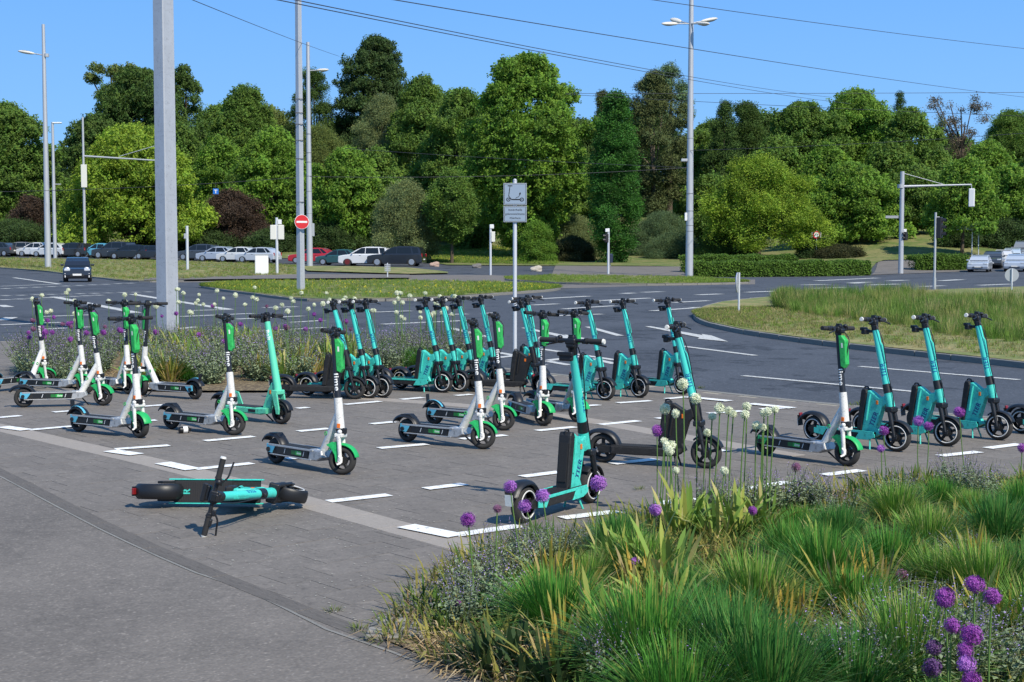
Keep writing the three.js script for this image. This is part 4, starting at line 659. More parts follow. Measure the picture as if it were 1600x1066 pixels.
// ---------------------------------------------------------------- cars (x forward, origin on the ground in the middle)
const C = { glass: std([.012, .016, .02], .06, 0), trim: std([.02, .02, .022], .55), lamp: std([.62, .64, .66], .15, .3), tail: std([.35, .012, .012], .2), plate: std([.72, .72, .70], .5), rim: std([.5, .5, .52], .35, .7) };
const paint = (r, g, b) => new THREE.MeshPhysicalMaterial({ color: new THREE.Color().setRGB(r, g, b), roughness: .35, clearcoat: 1, clearcoatRoughness: .06 });
function makeCar(o, L, W, Hh, kind, col, rimMat = C.rim) {
  const f = L / 2, belt = Hh * .60, sill = .2, wr = Hh * .215, ax = L * .31, ar = wr + .05;
  const tail = { hatch: -f * .97, wagon: -f * .98, suv: -f * .99, mini: -f * .98 }[kind];
  const arch = (cx) => { const out = []; for (let i = 0; i <= 10; i++) { const a = Math.PI * (1 - i / 10); out.push([cx - Math.cos(a) * -ar, sill + .0 + Math.sin(a) * ar * .96]); } return out; };
  const A = arch(-ax).reverse(), B = arch(ax).reverse();
  const lower = [[tail, sill + .12], ...A.map(([x, y]) => [x, y]).sort((p, q) => p[0] - q[0]), ...B.sort((p, q) => p[0] - q[0]), [f * .97, sill + .05], [f, sill + .22], [f * .985, belt * .80], [f * .93, belt * .88], [f * .78, belt * .955], [f * .54, belt * 1.0], [f * .3, belt + .02], [tail * .93, belt + .03], [tail, belt * .9]];
  const body = part('body', extrude(lower, W, .09, 3), col, o);
  // glasshouse: lower and upper outlines, drawn in towards the roof
  const gx = kind === 'mini' ? .44 : kind === 'suv' ? .40 : .46, rx = kind === 'hatch' ? -.62 : kind === 'mini' ? -.70 : -.86, ex = f * (gx + .10), rs = f * .06, base = [[ex, belt - .03], [ex + (rs - ex) * .55, belt + (Hh - belt) * .58], [rs, Hh - .075], [f * -.12, Hh - .012], [f * -.34, Hh], [f * (rx * .5 - .2), Hh - .02], [f * rx, Hh - .10], [(f * rx + tail * .97) / 2 - .03, (Hh + belt) / 2 + .02], [tail * .97, belt - .02]];
  const hw = (y) => W / 2 - .04 - (y - belt) / (Hh - belt) * W * .105;
  const pos = [], quad = (a, b, c, d) => pos.push(...a, ...b, ...c, ...a, ...c, ...d);
  const n = base.length, R = base.map(([x, y]) => [x, y, hw(y)]), Lf = base.map(([x, y]) => [x, y, -hw(y)]);
  for (let i = 0; i < n - 1; i++) quad(Lf[i], R[i], R[i + 1], Lf[i + 1]);
  for (const [S2, flip] of [[R, 0], [Lf, 1]]) for (let i = 1; i < n - 1; i++) flip ? pos.push(...S2[0], ...S2[i + 1], ...S2[i]) : pos.push(...S2[0], ...S2[i], ...S2[i + 1]);
  const gg = new THREE.BufferGeometry(); gg.setAttribute('position', new THREE.Float32BufferAttribute(pos, 3)); gg.computeVertexNormals();
  const cab = part('roof', gg, col, o);
  // panes set 6 mm proud of the cab
  const pane = (name, pts, off) => { const p = []; for (let i = 1; i < pts.length - 1; i++) p.push(...pts[0], ...pts[i], ...pts[i + 1]); const g = new THREE.BufferGeometry(); g.setAttribute('position', new THREE.Float32BufferAttribute(p, 3)); g.translate(...off); g.computeVertexNormals(); part(name, g, C.glass, cab); };
  const lerp = (a, b, t) => a + (b - a) * t, at = (x, y, s) => [x, y, s * (hw(y) + .006)];
  const yb = belt + .06, yt = Hh - .11, fx = (y) => y < base[1][1] ? lerp(base[0][0], base[1][0], (y - base[0][1]) / (base[1][1] - base[0][1])) : lerp(base[1][0], base[2][0], (y - base[1][1]) / (base[2][1] - base[1][1])), bk = (y) => lerp(tail * .97, f * rx, (y - belt) / (Hh - .1 - belt));
  for (const s of [-1, 1]) {
    const o1 = (p) => s > 0 ? p : p.slice().reverse(), m = -f * .08;
    pane('side_window', o1([at(fx(yb) - .12, yb, s), at(fx(yt) - .05, yt, s), at(m + .03, yt, s), at(m + .03, yb, s)]), [0, 0, 0]);
    pane('side_window', o1([at(m - .03, yb, s), at(m - .03, yt, s), at(lerp(m, bk(yt), .62), yt, s), at(lerp(m, bk(yb), .62), yb, s)]), [0, 0, 0]);
    if (kind !== 'mini') pane('quarter_window', o1([at(lerp(m, bk(yb), .68), yb, s), at(lerp(m, bk(yt), .68), yt, s), at(bk(yt) + .12, yt, s), at(bk(yb) + .2, yb + .04, s)]), [0, 0, 0]);
  }
  const scr = (x0, y0, x1, y1, w) => [[x0, y0, -w * hw(y0)], [x0, y0, w * hw(y0)], [x1, y1, w * hw(y1)], [x1, y1, -w * hw(y1)]];
  pane('windscreen', scr(fx(belt + .04), belt + .04, fx(Hh - .09), Hh - .09, .9), [.010, .008, 0]); pane('rear_window', scr(bk(belt + .1), belt + .1, bk(Hh - .1), Hh - .1, .85).reverse(), [-.010, .006, 0]);
  for (const x of [-ax, ax]) for (const s of [-1, 1]) {
    const g = new THREE.CylinderGeometry(wr, wr, .21, 26); g.rotateX(Math.PI / 2); g.translate(x, wr, s * (W / 2 - .12)); const w = part('wheel', g, M.rubber, o);
    const r = new THREE.CylinderGeometry(wr * .66, wr * .66, .02, 20); r.rotateX(Math.PI / 2); r.translate(x, wr, s * (W / 2 - .01)); part('rim', r, rimMat, w);
  }
  for (const s of [-1, 1]) {
    const h = bx(.16, .14, .34, f * .955, belt * .80, s * (W / 2 - .24), .05); part('headlight', h, C.lamp, o); part('tail_light', bx(.08, .3, .14, tail + .02, belt * .9, s * (W / 2 - .13), .03), C.tail, o);
    part('side_mirror', bx(.12, .12, .2, fx(belt + .1) - .15, belt + .12, s * (W / 2 + .06), .04), col, o);
    for (const x of [f * .12, -f * .30]) part('door_handle', bx(.18, .03, .03, x, belt - .1, s * (W / 2), .01), C.trim, o);
    part('sill_trim', bx(L * .4, .07, .03, 0, sill + .02, s * (W / 2 - .005), .01), C.trim, o);
  }
  part('grille', merged([bx(.05, .16, W * .5, f * .985, sill + .2, 0, .02), bx(.05, .09, W * .3, f * .972, belt * .74, 0, .02)]), C.trim, o);
  part('number_plate', merged([bx(.02, .11, .5, f * 1.012, sill + .24, 0), bx(.02, .11, .5, tail - .012, sill + .4, 0)]), C.plate, o);
  return o;
}
function car(u, v, len, wid, hgt, kind, col, turn, label, group, rim, onRoad) {
  const b = onRoad ? G(u, v, ROAD_Y) : GT(u, v), o = thing('parked_car', label, 'car', b, turn, group); if (onRoad) o.name = numbered('driving_car'); makeCar(o, len, wid, hgt, kind, paint(...col), rim); return o;
}
const PK = 'cars parked along the park', sl = Math.PI - .32;
car(-2, 400.5, 4.3, 1.8, 1.5, 'hatch', [.03, .032, .036], sl, 'dark car ending the row beside the brown grey estate', PK);
car(30, 400, 4.6, 1.8, 1.5, 'wagon', [.17, .165, .16], sl, 'brown grey estate car next to the first white hatchback', PK);
car(57, 401, 4.0, 1.75, 1.5, 'hatch', [.62, .63, .64], sl, 'white hatchback beside the brown grey estate', PK); car(80, 401.5, 4.1, 1.75, 1.5, 'hatch', [.58, .60, .62], sl, 'white hatchback behind the tall lamp post', PK);
car(112, 402, 4.4, 1.8, 1.55, 'wagon', [.02, .022, .026], sl, 'dark car half hidden in shade behind two masts', PK);
car(156, 402.5, 3.7, 1.7, 1.5, 'mini', [.10, .36, .50], sl, 'light blue small hatchback before the dark off-roader', PK); car(179, 404, 4.5, 1.85, 1.75, 'suv', [.03, .033, .04], sl, 'dark tall off-roader next to the light blue car', PK); car(205, 405, 4.7, 1.85, 1.5, 'wagon', [.012, .012, .014], sl, 'black estate car beside the dark off-roader', PK); car(236, 405.5, 4.3, 1.8, 1.45, 'hatch', [.014, .016, .022], sl, 'black hatchback partly behind the thick mast', PK);
car(311, 407, 4.3, 1.8, 1.65, 'wagon', [.045, .052, .065], sl, 'dark blue grey minivan beside the silver blue hatchback', PK); car(341, 408.5, 4.2, 1.75, 1.48, 'hatch', [.36, .41, .50], sl, 'silver blue hatchback between the minivan and a white car', PK); car(373, 409.5, 4.2, 1.75, 1.5, 'hatch', [.62, .63, .64], sl, 'white hatchback next to the silver hatchback by the cabinet', PK); car(404, 410.5, 4.3, 1.75, 1.5, 'hatch', [.44, .48, .54], sl, 'silver hatchback behind the white utility cabinet', PK);
car(488, 412, 4.3, 1.8, 1.5, 'hatch', [.42, .012, .02], Math.PI - .22, 'red hatchback behind the lamp post', PK); car(529, 414.5, 3.9, 1.7, 1.45, 'hatch', [.02, .075, .08], Math.PI - .22, 'dark teal hatchback between the red and the white car', PK); car(572, 415.5, 4.7, 1.85, 1.7, 'wagon', [.66, .67, .68], Math.PI - .2, 'white minivan with dark red wheel rims', PK, std([.2, .03, .03], .4, .3)); car(620, 416, 5.0, 1.95, 1.76, 'suv', [.012, .013, .018], Math.PI - .16, 'large black off-roader at the end of the parked row', PK);
{
  const b = G(121.5, 440, ROAD_Y), o = thing('driving_car', 'small black car with round headlights driving towards the crossing', 'car', b, -1.30); makeCar(o, 3.5, 1.62, 1.48, 'mini', paint(.012, .014, .022), C.trim);
  for (const s of [-1, 1]) { const g = new THREE.SphereGeometry(.15, 14, 10); g.scale(.5, 1, 1.1); g.translate(1.66, .74, s * .55); part('headlight', g, C.lamp, o); part('daytime_lamp', bx(.05, .26, .06, 1.72, .4, s * .68, .02), P.white, o); }
}
const RQ = 'cars waiting beside the low hedge', tr = -1.98;
const wait = (u, v, L2, W2, H2, kind, col, label) => { const b = GT(u, v), o = thing('waiting_car', label, 'car', b, tr, RQ); makeCar(o, L2, W2, H2, kind, paint(...col)); };
wait(1531, 425, 3.8, 1.68, 1.42, 'hatch', [.42, .46, .52], 'silver hatchback first in the queue beside the low hedge'); wait(1588, 424, 4.2, 1.74, 1.45, 'hatch', [.40, .45, .52], 'silver car waiting behind the round sign back'); wait(1552, 418.5, 4.3, 1.78, 1.5, 'wagon', [.05, .052, .055], 'dark grey estate queueing behind the silver hatchback'); wait(1568, 416, 4.2, 1.75, 1.48, 'hatch', [.64, .64, .64], 'white car queueing between the grey estate and a light blue car'); wait(1582, 413, 4.2, 1.75, 1.48, 'hatch', [.45, .52, .58], 'light blue car queueing behind the white car'); wait(1600, 409, 5.0, 1.9, 1.95, 'suv', [.2, .21, .22], 'tall grey van at the back of the queue');

// ---------------------------------------------------------------- trees, shrubs, hedges
function leafSprig(n, size, spread, narrow, s) {                        // a small twig's worth of leaves
  seed(s); const pos = [];
  for (let i = 0; i < n; i++) {
    const c = V(rr(-1, 1), rr(-1, 1), rr(-1, 1)).multiplyScalar(spread), q = new THREE.Quaternion().setFromEuler(new THREE.Euler(rr(-1.1, 1.1), rr(0, 6.3), rr(-.7, .7)));
    const l = size * rr(.7, 1.25), w = l * narrow, pt = (x, y, z) => { const p = V(x, y, z).applyQuaternion(q).add(c); return [p.x, p.y, p.z]; };
    const a = pt(-l / 2, 0, 0), b = pt(l * .05, .12 * l, w / 2), d = pt(l * .05, .12 * l, -w / 2), e = pt(l / 2, -.08 * l, 0); pos.push(...a, ...b, ...d, ...d, ...b, ...e);
  }
  const g = new THREE.BufferGeometry(); g.setAttribute('position', new THREE.Float32BufferAttribute(pos, 3)); g.computeVertexNormals(); return g;
}
const SPRIG = { broad: leafSprig(11, .30, .34, .62, 1), small: leafSprig(14, .2, .34, .6, 2), needle: leafSprig(16, .34, .3, .2, 3), fine: leafSprig(14, .24, .4, .32, 4), hedge: leafSprig(12, .10, .12, .6, 5) };
const leafMat = new THREE.MeshPhysicalMaterial({ color: 0xffffff, roughness: .9, specularIntensity: .3, transmission: .4, thickness: 0, side: THREE.DoubleSide });
const needleMat = new THREE.MeshPhysicalMaterial({ color: 0xffffff, roughness: .95, specularIntensity: .3, side: THREE.DoubleSide });
const dummy = new THREE.Object3D(), tint = new THREE.Color();
function crownOf(parent, name, lobes, count, sprig, scale, col, spread, mat = leafMat, env) {
  const im = new THREE.InstancedMesh(sprig, mat, count); im.name = name; im.userData.kind = 'stuff'; im.castShadow = im.receiveShadow = true;
  const w = []; let sum = 0; for (const l of lobes) { sum += l.r * l.r * l.w; w.push(sum); }
  for (let i = 0; i < count; i++) {
    const t = rnd() * sum; let k = 0; while (w[k] < t) k++; const l = lobes[k];
    const d = V(rr(-1, 1), rr(-1, 1), rr(-1, 1)); while (d.lengthSq() > 1 || d.lengthSq() < .01) d.set(rr(-1, 1), rr(-1, 1), rr(-1, 1)); d.normalize(); if (d.y < -.35) d.y *= .5;
    if (env && rnd() < .25) { const q = env(), b = rr(.8, 1.2), y = rr(-spread, spread); dummy.position.copy(q); dummy.rotation.set(rr(-.6, .6), rr(0, 6.3), rr(-.6, .6)); dummy.scale.setScalar(scale * rr(.65, 1.2)); dummy.updateMatrix(); im.setMatrixAt(i, dummy.matrix); im.setColorAt(i, tint.setRGB(col[0] * b * (1 + y), col[1] * b, col[2] * b * (1 - y))); continue; }
    const f = Math.pow(rnd(), .4) * (rnd() < .16 ? 1.28 : 1.05); dummy.position.set(l.p.x + d.x * l.r * f, l.p.y + d.y * l.r * l.flat * f, l.p.z + d.z * l.r * f);
    dummy.rotation.set(rr(-.6, .6), rr(0, 6.3), rr(-.6, .6)); dummy.scale.setScalar(scale * rr(.7, 1.3)); dummy.updateMatrix(); im.setMatrixAt(i, dummy.matrix);
    const b = l.tone * rr(.78, 1.22), y = rr(-spread, spread); im.setColorAt(i, tint.setRGB(col[0] * b * (1 + y), col[1] * b, col[2] * b * (1 - y)));
  }
  parent.add(im); return im;
}
const profile = { round: (t) => Math.pow(Math.sin(Math.PI * (.10 + .88 * Math.pow(t, .85))), .7), dome: (t) => Math.pow(Math.max(0, 1 - t * t), .55), oval: (t) => Math.pow(Math.sin(Math.PI * (.08 + .9 * t)), .8), cone: (t) => .1 + .9 * Math.pow(1 - t, .8), column: (t) => Math.min(1, .55 + t * 2) * Math.pow(1 - Math.pow(t, 3.2), .6), open: (t) => .35 + .65 * t };
let treeNo = 0;
function tree(label, u, vTop, hw, d, col, o = {}) {
  const { shape = 'round', bottom = .12, lobesN = 58, sprig = 'broad', dense = 1, spread = .12, trunk = M.bark, group, name = 'tree', baseV, lobeR = [.17, .31], limbs = 7, scale = 1, mat = leafMat } = o;
  seed(900 + treeNo++ * 17);
  const b = baseV ? GT(u, baseV) : GD(u, 400, d); const dd = baseV ? -b.z : d; b.y = H(b.x, b.z);
  const h = GD(u, vTop, dd).y - b.y, R = hw * 1.1 * dd / FOCAL, t = thing(name, label, name.includes('shrub') ? 'shrub' : 'tree', b, 0, group);
  const cb = h * bottom, ch = h - cb, lobes = [], ph = rr(0, 6.28);
  for (let i = 0; i < lobesN; i++) {
    const s = (i + rnd()) / lobesN, a = i * 2.39996 + rr(-.5, .5), r = R * rr(lobeR[0], lobeR[1]) * (shape === 'cone' ? .5 + .6 * (1 - s) : 1), e = profile[shape](s) * R, rad = Math.max(0, e - r * .75) * Math.sqrt(rr(.3, 1)) * (1 + .16 * Math.sin(a * 2 + ph) + .12 * Math.sin(s * 11 + a + ph));
    lobes.push({ p: V(Math.cos(a) * rad, Math.min(cb + s * ch + rr(-.05, .05) * h, h - r * rr(.4, 1.1)), Math.sin(a) * rad), r, flat: o.flat || .72, w: 1, tone: rr(.85, 1.15) });
  }
  // trunk and limbs that reach the lobes
  const tr = clamp(h * .018, .12, .42), list = [], top = V(rr(-.03, .03) * h, cb + ch * .62, rr(-.03, .03) * h); list.push(bar(V(0, -.2, 0), V(top.x * .4, cb + ch * .18, top.z * .4), tr * 1.15, tr * .75, 9), bar(V(top.x * .4, cb + ch * .17, top.z * .4), top, tr * .75, tr * .2, 7));
  part('trunk', merged(list), trunk, t);
  for (let i = 0; i < limbs; i++) { const l = lobes[Math.floor(lobesN * (i + .5) / limbs)], s = V(top.x * .4, cb + ch * rr(.02, .35), top.z * .4), m = s.clone().lerp(l.p, .5); m.y += h * .03; part('limb', new THREE.TubeGeometry(new THREE.QuadraticBezierCurve3(s, m, l.p), 6, tr * .26, 5), trunk, t); }
  let area = 0; for (const l of lobes) area += l.r * l.r; const count = Math.round(clamp(area * 84 * dense / (scale * scale), 300, 15000));
  crownOf(t, 'crown', lobes, count, SPRIG[sprig], scale, col, spread, mat, dense < .5 || shape === 'open' ? null : () => { const s = Math.pow(rnd(), .8), a = rr(0, 6.2832), e = profile[shape](s) * R * Math.pow(rnd(), .4) * .86; return V(Math.cos(a) * e, cb + s * ch * .985, Math.sin(a) * e); }); return t;
}
const K = { lime: [.25, .37, .035], bright: [.165, .30, .034], mid: [.135, .235, .036], dark: [.09, .16, .03], deep: [.066, .118, .03], olive: [.19, .245, .06], grey: [.21, .26, .10], copper: [.092, .06, .04], pine: [.10, .125, .045], yew: [.062, .19, .026], rust: [.18, .15, .10], juniper: [.13, .20, .085] };
const BACK = 'trees of the dense wood behind', bl = 'leafy tree in the unbroken wood at the back';
// wood at the back
for (const [u, vt, hw, d, c] of [[-60, 175, 80, 215, 'mid'], [60, 235, 70, 225, 'dark'], [345, 165, 70, 235, 'mid'], [420, 172, 75, 235, 'olive'], [540, 190, 70, 230, 'dark'], [690, 150, 75, 235, 'dark'], [760, 165, 70, 235, 'mid'], [900, 190, 70, 235, 'dark'], [1010, 170, 80, 240, 'dark'], [1110, 190, 60, 235, 'mid'], [1190, 178, 70, 230, 'dark'], [1280, 175, 80, 235, 'mid'], [1480, 215, 80, 230, 'mid'], [1600, 200, 80, 220, 'mid'], [1680, 190, 80, 215, 'mid'], [470, 235, 70, 200, 'mid'], [300, 240, 70, 200, 'mid'], [150, 250, 80, 205, 'dark'], [30, 290, 70, 195, 'dark'], [1090, 250, 60, 190, 'mid'], [880, 260, 70, 195, 'deep']]) tree(bl, u, vt, hw, d, K[c], { bottom: .02, group: BACK, lobesN: 46, lobeR: [.2, .34], dense: .5, limbs: 3, scale: 1.2 });
for (const [u, vt, hw, d, c] of [[-20, 230, 70, 185, 'mid'], [85, 270, 50, 182, 'mid'], [150, 180, 70, 198, 'dark'], [280, 195, 60, 190, 'mid'], [345, 215, 55, 186, 'bright'], [400, 240, 50, 180, 'mid'], [485, 262, 46, 172, 'bright'], [590, 235, 55, 185, 'mid'], [610, 280, 50, 165, 'mid'], [690, 215, 60, 180, 'mid'], [740, 250, 50, 165, 'mid'], [900, 235, 50, 170, 'mid'], [1090, 205, 50, 185, 'mid'], [1110, 275, 50, 160, 'mid'], [1210, 215, 60, 178, 'mid'], [1290, 225, 60, 168, 'bright'], [1385, 225, 55, 168, 'mid'], [1455, 235, 55, 170, 'mid'], [1540, 225, 60, 170, 'bright'], [1620, 240, 60, 165, 'mid']]) tree('leafy tree filling the wood between its taller neighbours', u, vt, hw, d, K[c], { bottom: .02, group: 'lower trees of the wood', lobesN: 50, lobeR: [.17, .3], dense: .6, limbs: 2, scale: 1.1 });
// trees that can be told apart
tree('dark leafy tree behind the brown grey estate car', 12, 162, 78, 178, K.mid, { bottom: .03, dense: 1.1 });
tree('big dark tree with an airy flat crown behind the thick mast', 225, 108, 98, 205, K.dark, { bottom: .1, lobesN: 40, lobeR: [.16, .30] });
tree('airy tree top with thin branches standing out against the sky', 182, 95, 44, 208, K.olive, { shape: 'open', bottom: .55, dense: .55, lobesN: 26, limbs: 12, lobeR: [.14, .26] });
tree('small dark crown close beside the thick mast', 290, 102, 36, 207, K.dark, { bottom: .45, lobesN: 20, dense: .8, lobeR: [.2, .36] });
tree('round bright lime green maple in front of the wood', 205, 200, 116, 160, K.lime, { shape: 'dome', bottom: .1, lobesN: 46, lobeR: [.16, .27], dense: 1.1 });
tree('dark copper red tree behind the parked cars', 362, 300, 62, 165, K.copper, { bottom: .03, shape: 'dome', sprig: 'small' });
tree('small copper red tree beside two lamp posts', 48, 308, 36, 168, K.copper, { bottom: .05, shape: 'dome', sprig: 'small' });
tree('mid green tree above the copper red one', 385, 140, 62, 222, K.mid, { bottom: .1 });
tree('green tree with pale bare twigs behind the no entry mast', 490, 108, 42, 225, K.dark, { bottom: .2, shape: 'oval', sprig: 'small' });
tree('tall dark tree crowning the wood above the white minivan', 588, 57, 64, 228, K.deep, { shape: 'oval', bottom: .2, lobesN: 110, lobeR: [.16, .27], dense: .8 });
tree('greyish feathery tree below the tallest dark crown', 600, 150, 52, 212, K.grey, { sprig: 'fine', bottom: .1, shape: 'oval' });
tree('leafy green tree filling the wood above the black off-roader', 660, 122, 66, 205, K.mid, { bottom: .05, lobesN: 40 });
tree('bright layered maple above the red car', 545, 232, 62, 165, K.bright, { bottom: .08, lobesN: 60, lobeR: [.15, .26] });
tree('bright layered maple behind the silver hatchbacks', 430, 205, 70, 172, K.bright, { bottom: .06, lobesN: 60, lobeR: [.15, .26] });
tree('feathery olive tree behind the signal post', 500, 200, 55, 195, K.olive, { sprig: 'fine', bottom: .05 });
tree('tall broad bright green tree behind the scooter sign', 822, 83, 98, 140, K.bright, { shape: 'oval', bottom: .07, lobesN: 64, lobeR: [.15, .26], dense: 1.25, baseV: 404 });
tree('leafy green tree close beside the tall bright one', 720, 140, 66, 175, K.mid, { bottom: .05, lobesN: 40 });
tree('small grey green willow like tree behind the black off-roader', 635, 286, 58, 138, K.grey, { sprig: 'fine', bottom: .08, shape: 'dome', baseV: 411, scale: .8 });
tree('slim young tree with a bare trunk beside the boulder', 706, 268, 44, 130, K.mid, { bottom: .28, shape: 'oval', baseV: 412, sprig: 'small' });
tree('dark green columnar tree beside the litter bin', 960, 146, 44, 132, K.yew, { shape: 'column', bottom: .02, lobesN: 60, lobeR: [.24, .4], sprig: 'small', dense: 1.1, baseV: 411 });
tree('dark brownish pine rising behind the columnar tree', 1020, 112, 58, 165, K.pine, { shape: 'oval', bottom: .18, sprig: 'needle', lobesN: 50, lobeR: [.16, .28], mat: needleMat, trunk: M.paleBark, dense: 1.2 });
tree('pine top with grey green tips behind the brownish pine', 1045, 96, 40, 180, K.juniper, { shape: 'oval', bottom: .5, sprig: 'needle', mat: needleMat, lobesN: 26 });
tree('narrow dark spruce peeping out beside the tall bright tree', 940, 140, 24, 178, K.pine, { shape: 'cone', bottom: .1, sprig: 'needle', mat: needleMat, lobesN: 40, lobeR: [.4, .6] });
tree('dark evergreen beside the tall four headed lamp', 1130, 158, 54, 178, K.deep, { shape: 'cone', bottom: .05, sprig: 'needle', mat: needleMat, lobesN: 44 });
tree('spiky topped green tree behind the forked maple', 1165, 160, 44, 190, K.dark, { bottom: .1, sprig: 'small' });
tree('small bright green maple with a forked trunk before the hedge', 1186, 248, 92, 124, K.lime, { bottom: .14, shape: 'dome', lobesN: 44, lobeR: [.15, .27], baseV: 407, sprig: 'small' });
tree('broad green tree behind the prohibition sign', 1250, 160, 76, 182, K.mid, { bottom: .03, lobesN: 40 }); tree('dome shaped green tree rising above the grass slope', 1335, 141, 88, 185, K.bright, { bottom: .04, lobesN: 52, lobeR: [.16, .28], shape: 'dome' });
tree('dark pointed conifer tip behind the dome shaped tree', 1402, 142, 32, 195, K.deep, { shape: 'cone', sprig: 'needle', mat: needleMat, lobesN: 34 }); tree('green tree with drooping layers on the slope', 1418, 168, 56, 172, K.mid, { bottom: .05, lobesN: 40 });
tree('low layered tree hanging over the grass slope', 1330, 258, 78, 152, K.bright, { bottom: .1, shape: 'dome', lobesN: 46, lobeR: [.15, .26] }); tree('bushy tree behind the signal gantry', 1432, 262, 50, 158, K.mid, { bottom: .1 });
tree('sparse reddish tree with bare branches against the sky', 1498, 148, 46, 195, K.rust, { shape: 'open', bottom: .4, dense: .3, lobesN: 34, limbs: 22, sprig: 'small', lobeR: [.14, .24] });
tree('dark brown conifer below the sparse reddish tree', 1466, 180, 24, 190, K.pine, { shape: 'cone', sprig: 'needle', mat: needleMat, lobesN: 30 });
tree('green tree rising behind the waiting cars', 1575, 174, 60, 185, K.mid, { bottom: .1, sprig: 'small' }); tree('bright leafy street tree behind the direction board', 1503, 252, 60, 142, K.bright, { bottom: .25, baseV: 402, lobesN: 36, shape: 'dome' }); tree('bright leafy street tree above the waiting cars', 1578, 262, 58, 150, K.bright, { bottom: .22, lobesN: 36, shape: 'dome' });
// shrubs
const shrub = (label, u, vb, vTop, hw, col, o = {}) => tree(label, u, vTop, hw, 0, col, { name: 'shrub', baseV: vb, shape: 'dome', bottom: 0, lobesN: 22, lobeR: [.25, .42], limbs: 0, scale: .6, flat: .6, ...o });
shrub('low spreading juniper mound beside the columnar tree', 1035, 399, 332, 58, K.juniper, { sprig: 'fine' }); shrub('second juniper mound in front of the lamp', 1050, 404, 366, 46, K.juniper, { sprig: 'fine' }); shrub('grey leaved shrub between the tall bright tree and the columnar tree', 900, 402, 338, 40, K.grey, { sprig: 'fine' }); shrub('low reddish green shrub at the foot of the grey one', 895, 409, 370, 38, [.075, .085, .03], { sprig: 'small' }); shrub('bushy shoots at the foot of the tall bright tree', 838, 412, 345, 34, K.bright, { sprig: 'small' });
shrub('rounded shrub with reddish tips beside the prohibition sign', 1310, 402, 384, 42, [.075, .08, .028], { sprig: 'small' }); shrub('green shrub under the forked maple', 1130, 406, 360, 50, K.dark, { sprig: 'small' }); shrub('dark shrub behind the prohibition sign', 1262, 404, 372, 22, K.deep, { sprig: 'small' });
for (const [u, v, t2, hw] of [[20, 392, 345, 60], [120, 392, 335, 55], [250, 392, 330, 55], [330, 394, 360, 45], [420, 394, 360, 45], [520, 392, 345, 55], [600, 388, 362, 36], [1500, 385, 350, 40], [1580, 385, 345, 50]]) shrub('dark undergrowth shrub at the foot of the wood', u, v, t2, hw, K.deep, { sprig: 'small', group: 'undergrowth shrubs along the wood', scale: .9 });
// clipped hedges
function hedge(label, pts, deep, hgt, n) {
  const line = curve(px(pts, GT), 1), o = thing('hedge', label, 'hedge'); seed(n);
  const count = Math.round(line.length * deep * 150), im = new THREE.InstancedMesh(SPRIG.hedge, leafMat, count); im.name = 'foliage'; im.userData.kind = 'stuff'; im.castShadow = im.receiveShadow = true;
  for (let i = 0; i < count; i++) {
    const k = Math.floor(rnd() * (line.length - 1)), p = line[k].clone().lerp(line[k + 1], rnd()); let a = rnd(), y = rnd(); const face = rnd(); if (face < .45) a = Math.pow(rnd(), 3) * .12; else if (face < .9) y = 1 - Math.pow(rnd(), 3) * .14; 
    const bump = .06 * Math.sin(p.x * 2.1) + .05 * Math.sin(p.x * 5.3 + p.z); dummy.position.set(p.x + rr(-.05, .05), p.y + .04 + y * (hgt + bump), p.z - a * deep + rr(-.06, .06)); dummy.rotation.set(rr(-1, 1), rr(0, 6), rr(-1, 1)); dummy.scale.setScalar(rr(1.1, 1.9)); dummy.updateMatrix(); im.setMatrixAt(i, dummy.matrix); const b = rr(.7, 1.3); im.setColorAt(i, tint.setRGB(.105 * b, .20 * b, .024 * b));
  }
  o.add(im);
  const core = []; for (let i = 2; i < line.length - 1; i++) { const a = line[i - 1], b = line[i]; const g = bx(a.distanceTo(b) + .1, hgt * .86, deep * .8, 0, 0, 0); g.rotateY(Math.atan2(-(b.z - a.z), b.x - a.x)); g.translate((a.x + b.x) / 2, a.y + hgt * .44, (a.z + b.z) / 2 - deep * .5); core.push(g); }
  part('inner_branches', merged(core), std([.018, .026, .009], 1), o);
}
hedge('long low clipped hedge beside the tall four headed lamp', [[1086, 433], [1180, 433], [1280, 432.2], [1358, 430.5]], 3.2, .85, 41);
hedge('higher clipped hedge tier behind the long low hedge', [[1068, 427], [1150, 427], [1245, 426.5]], 2.2, 1.15, 42);
hedge('short clipped hedge block in front of the silver car', [[1433, 423], [1470, 423], [1511, 422.5]], 3, 1.15, 43);

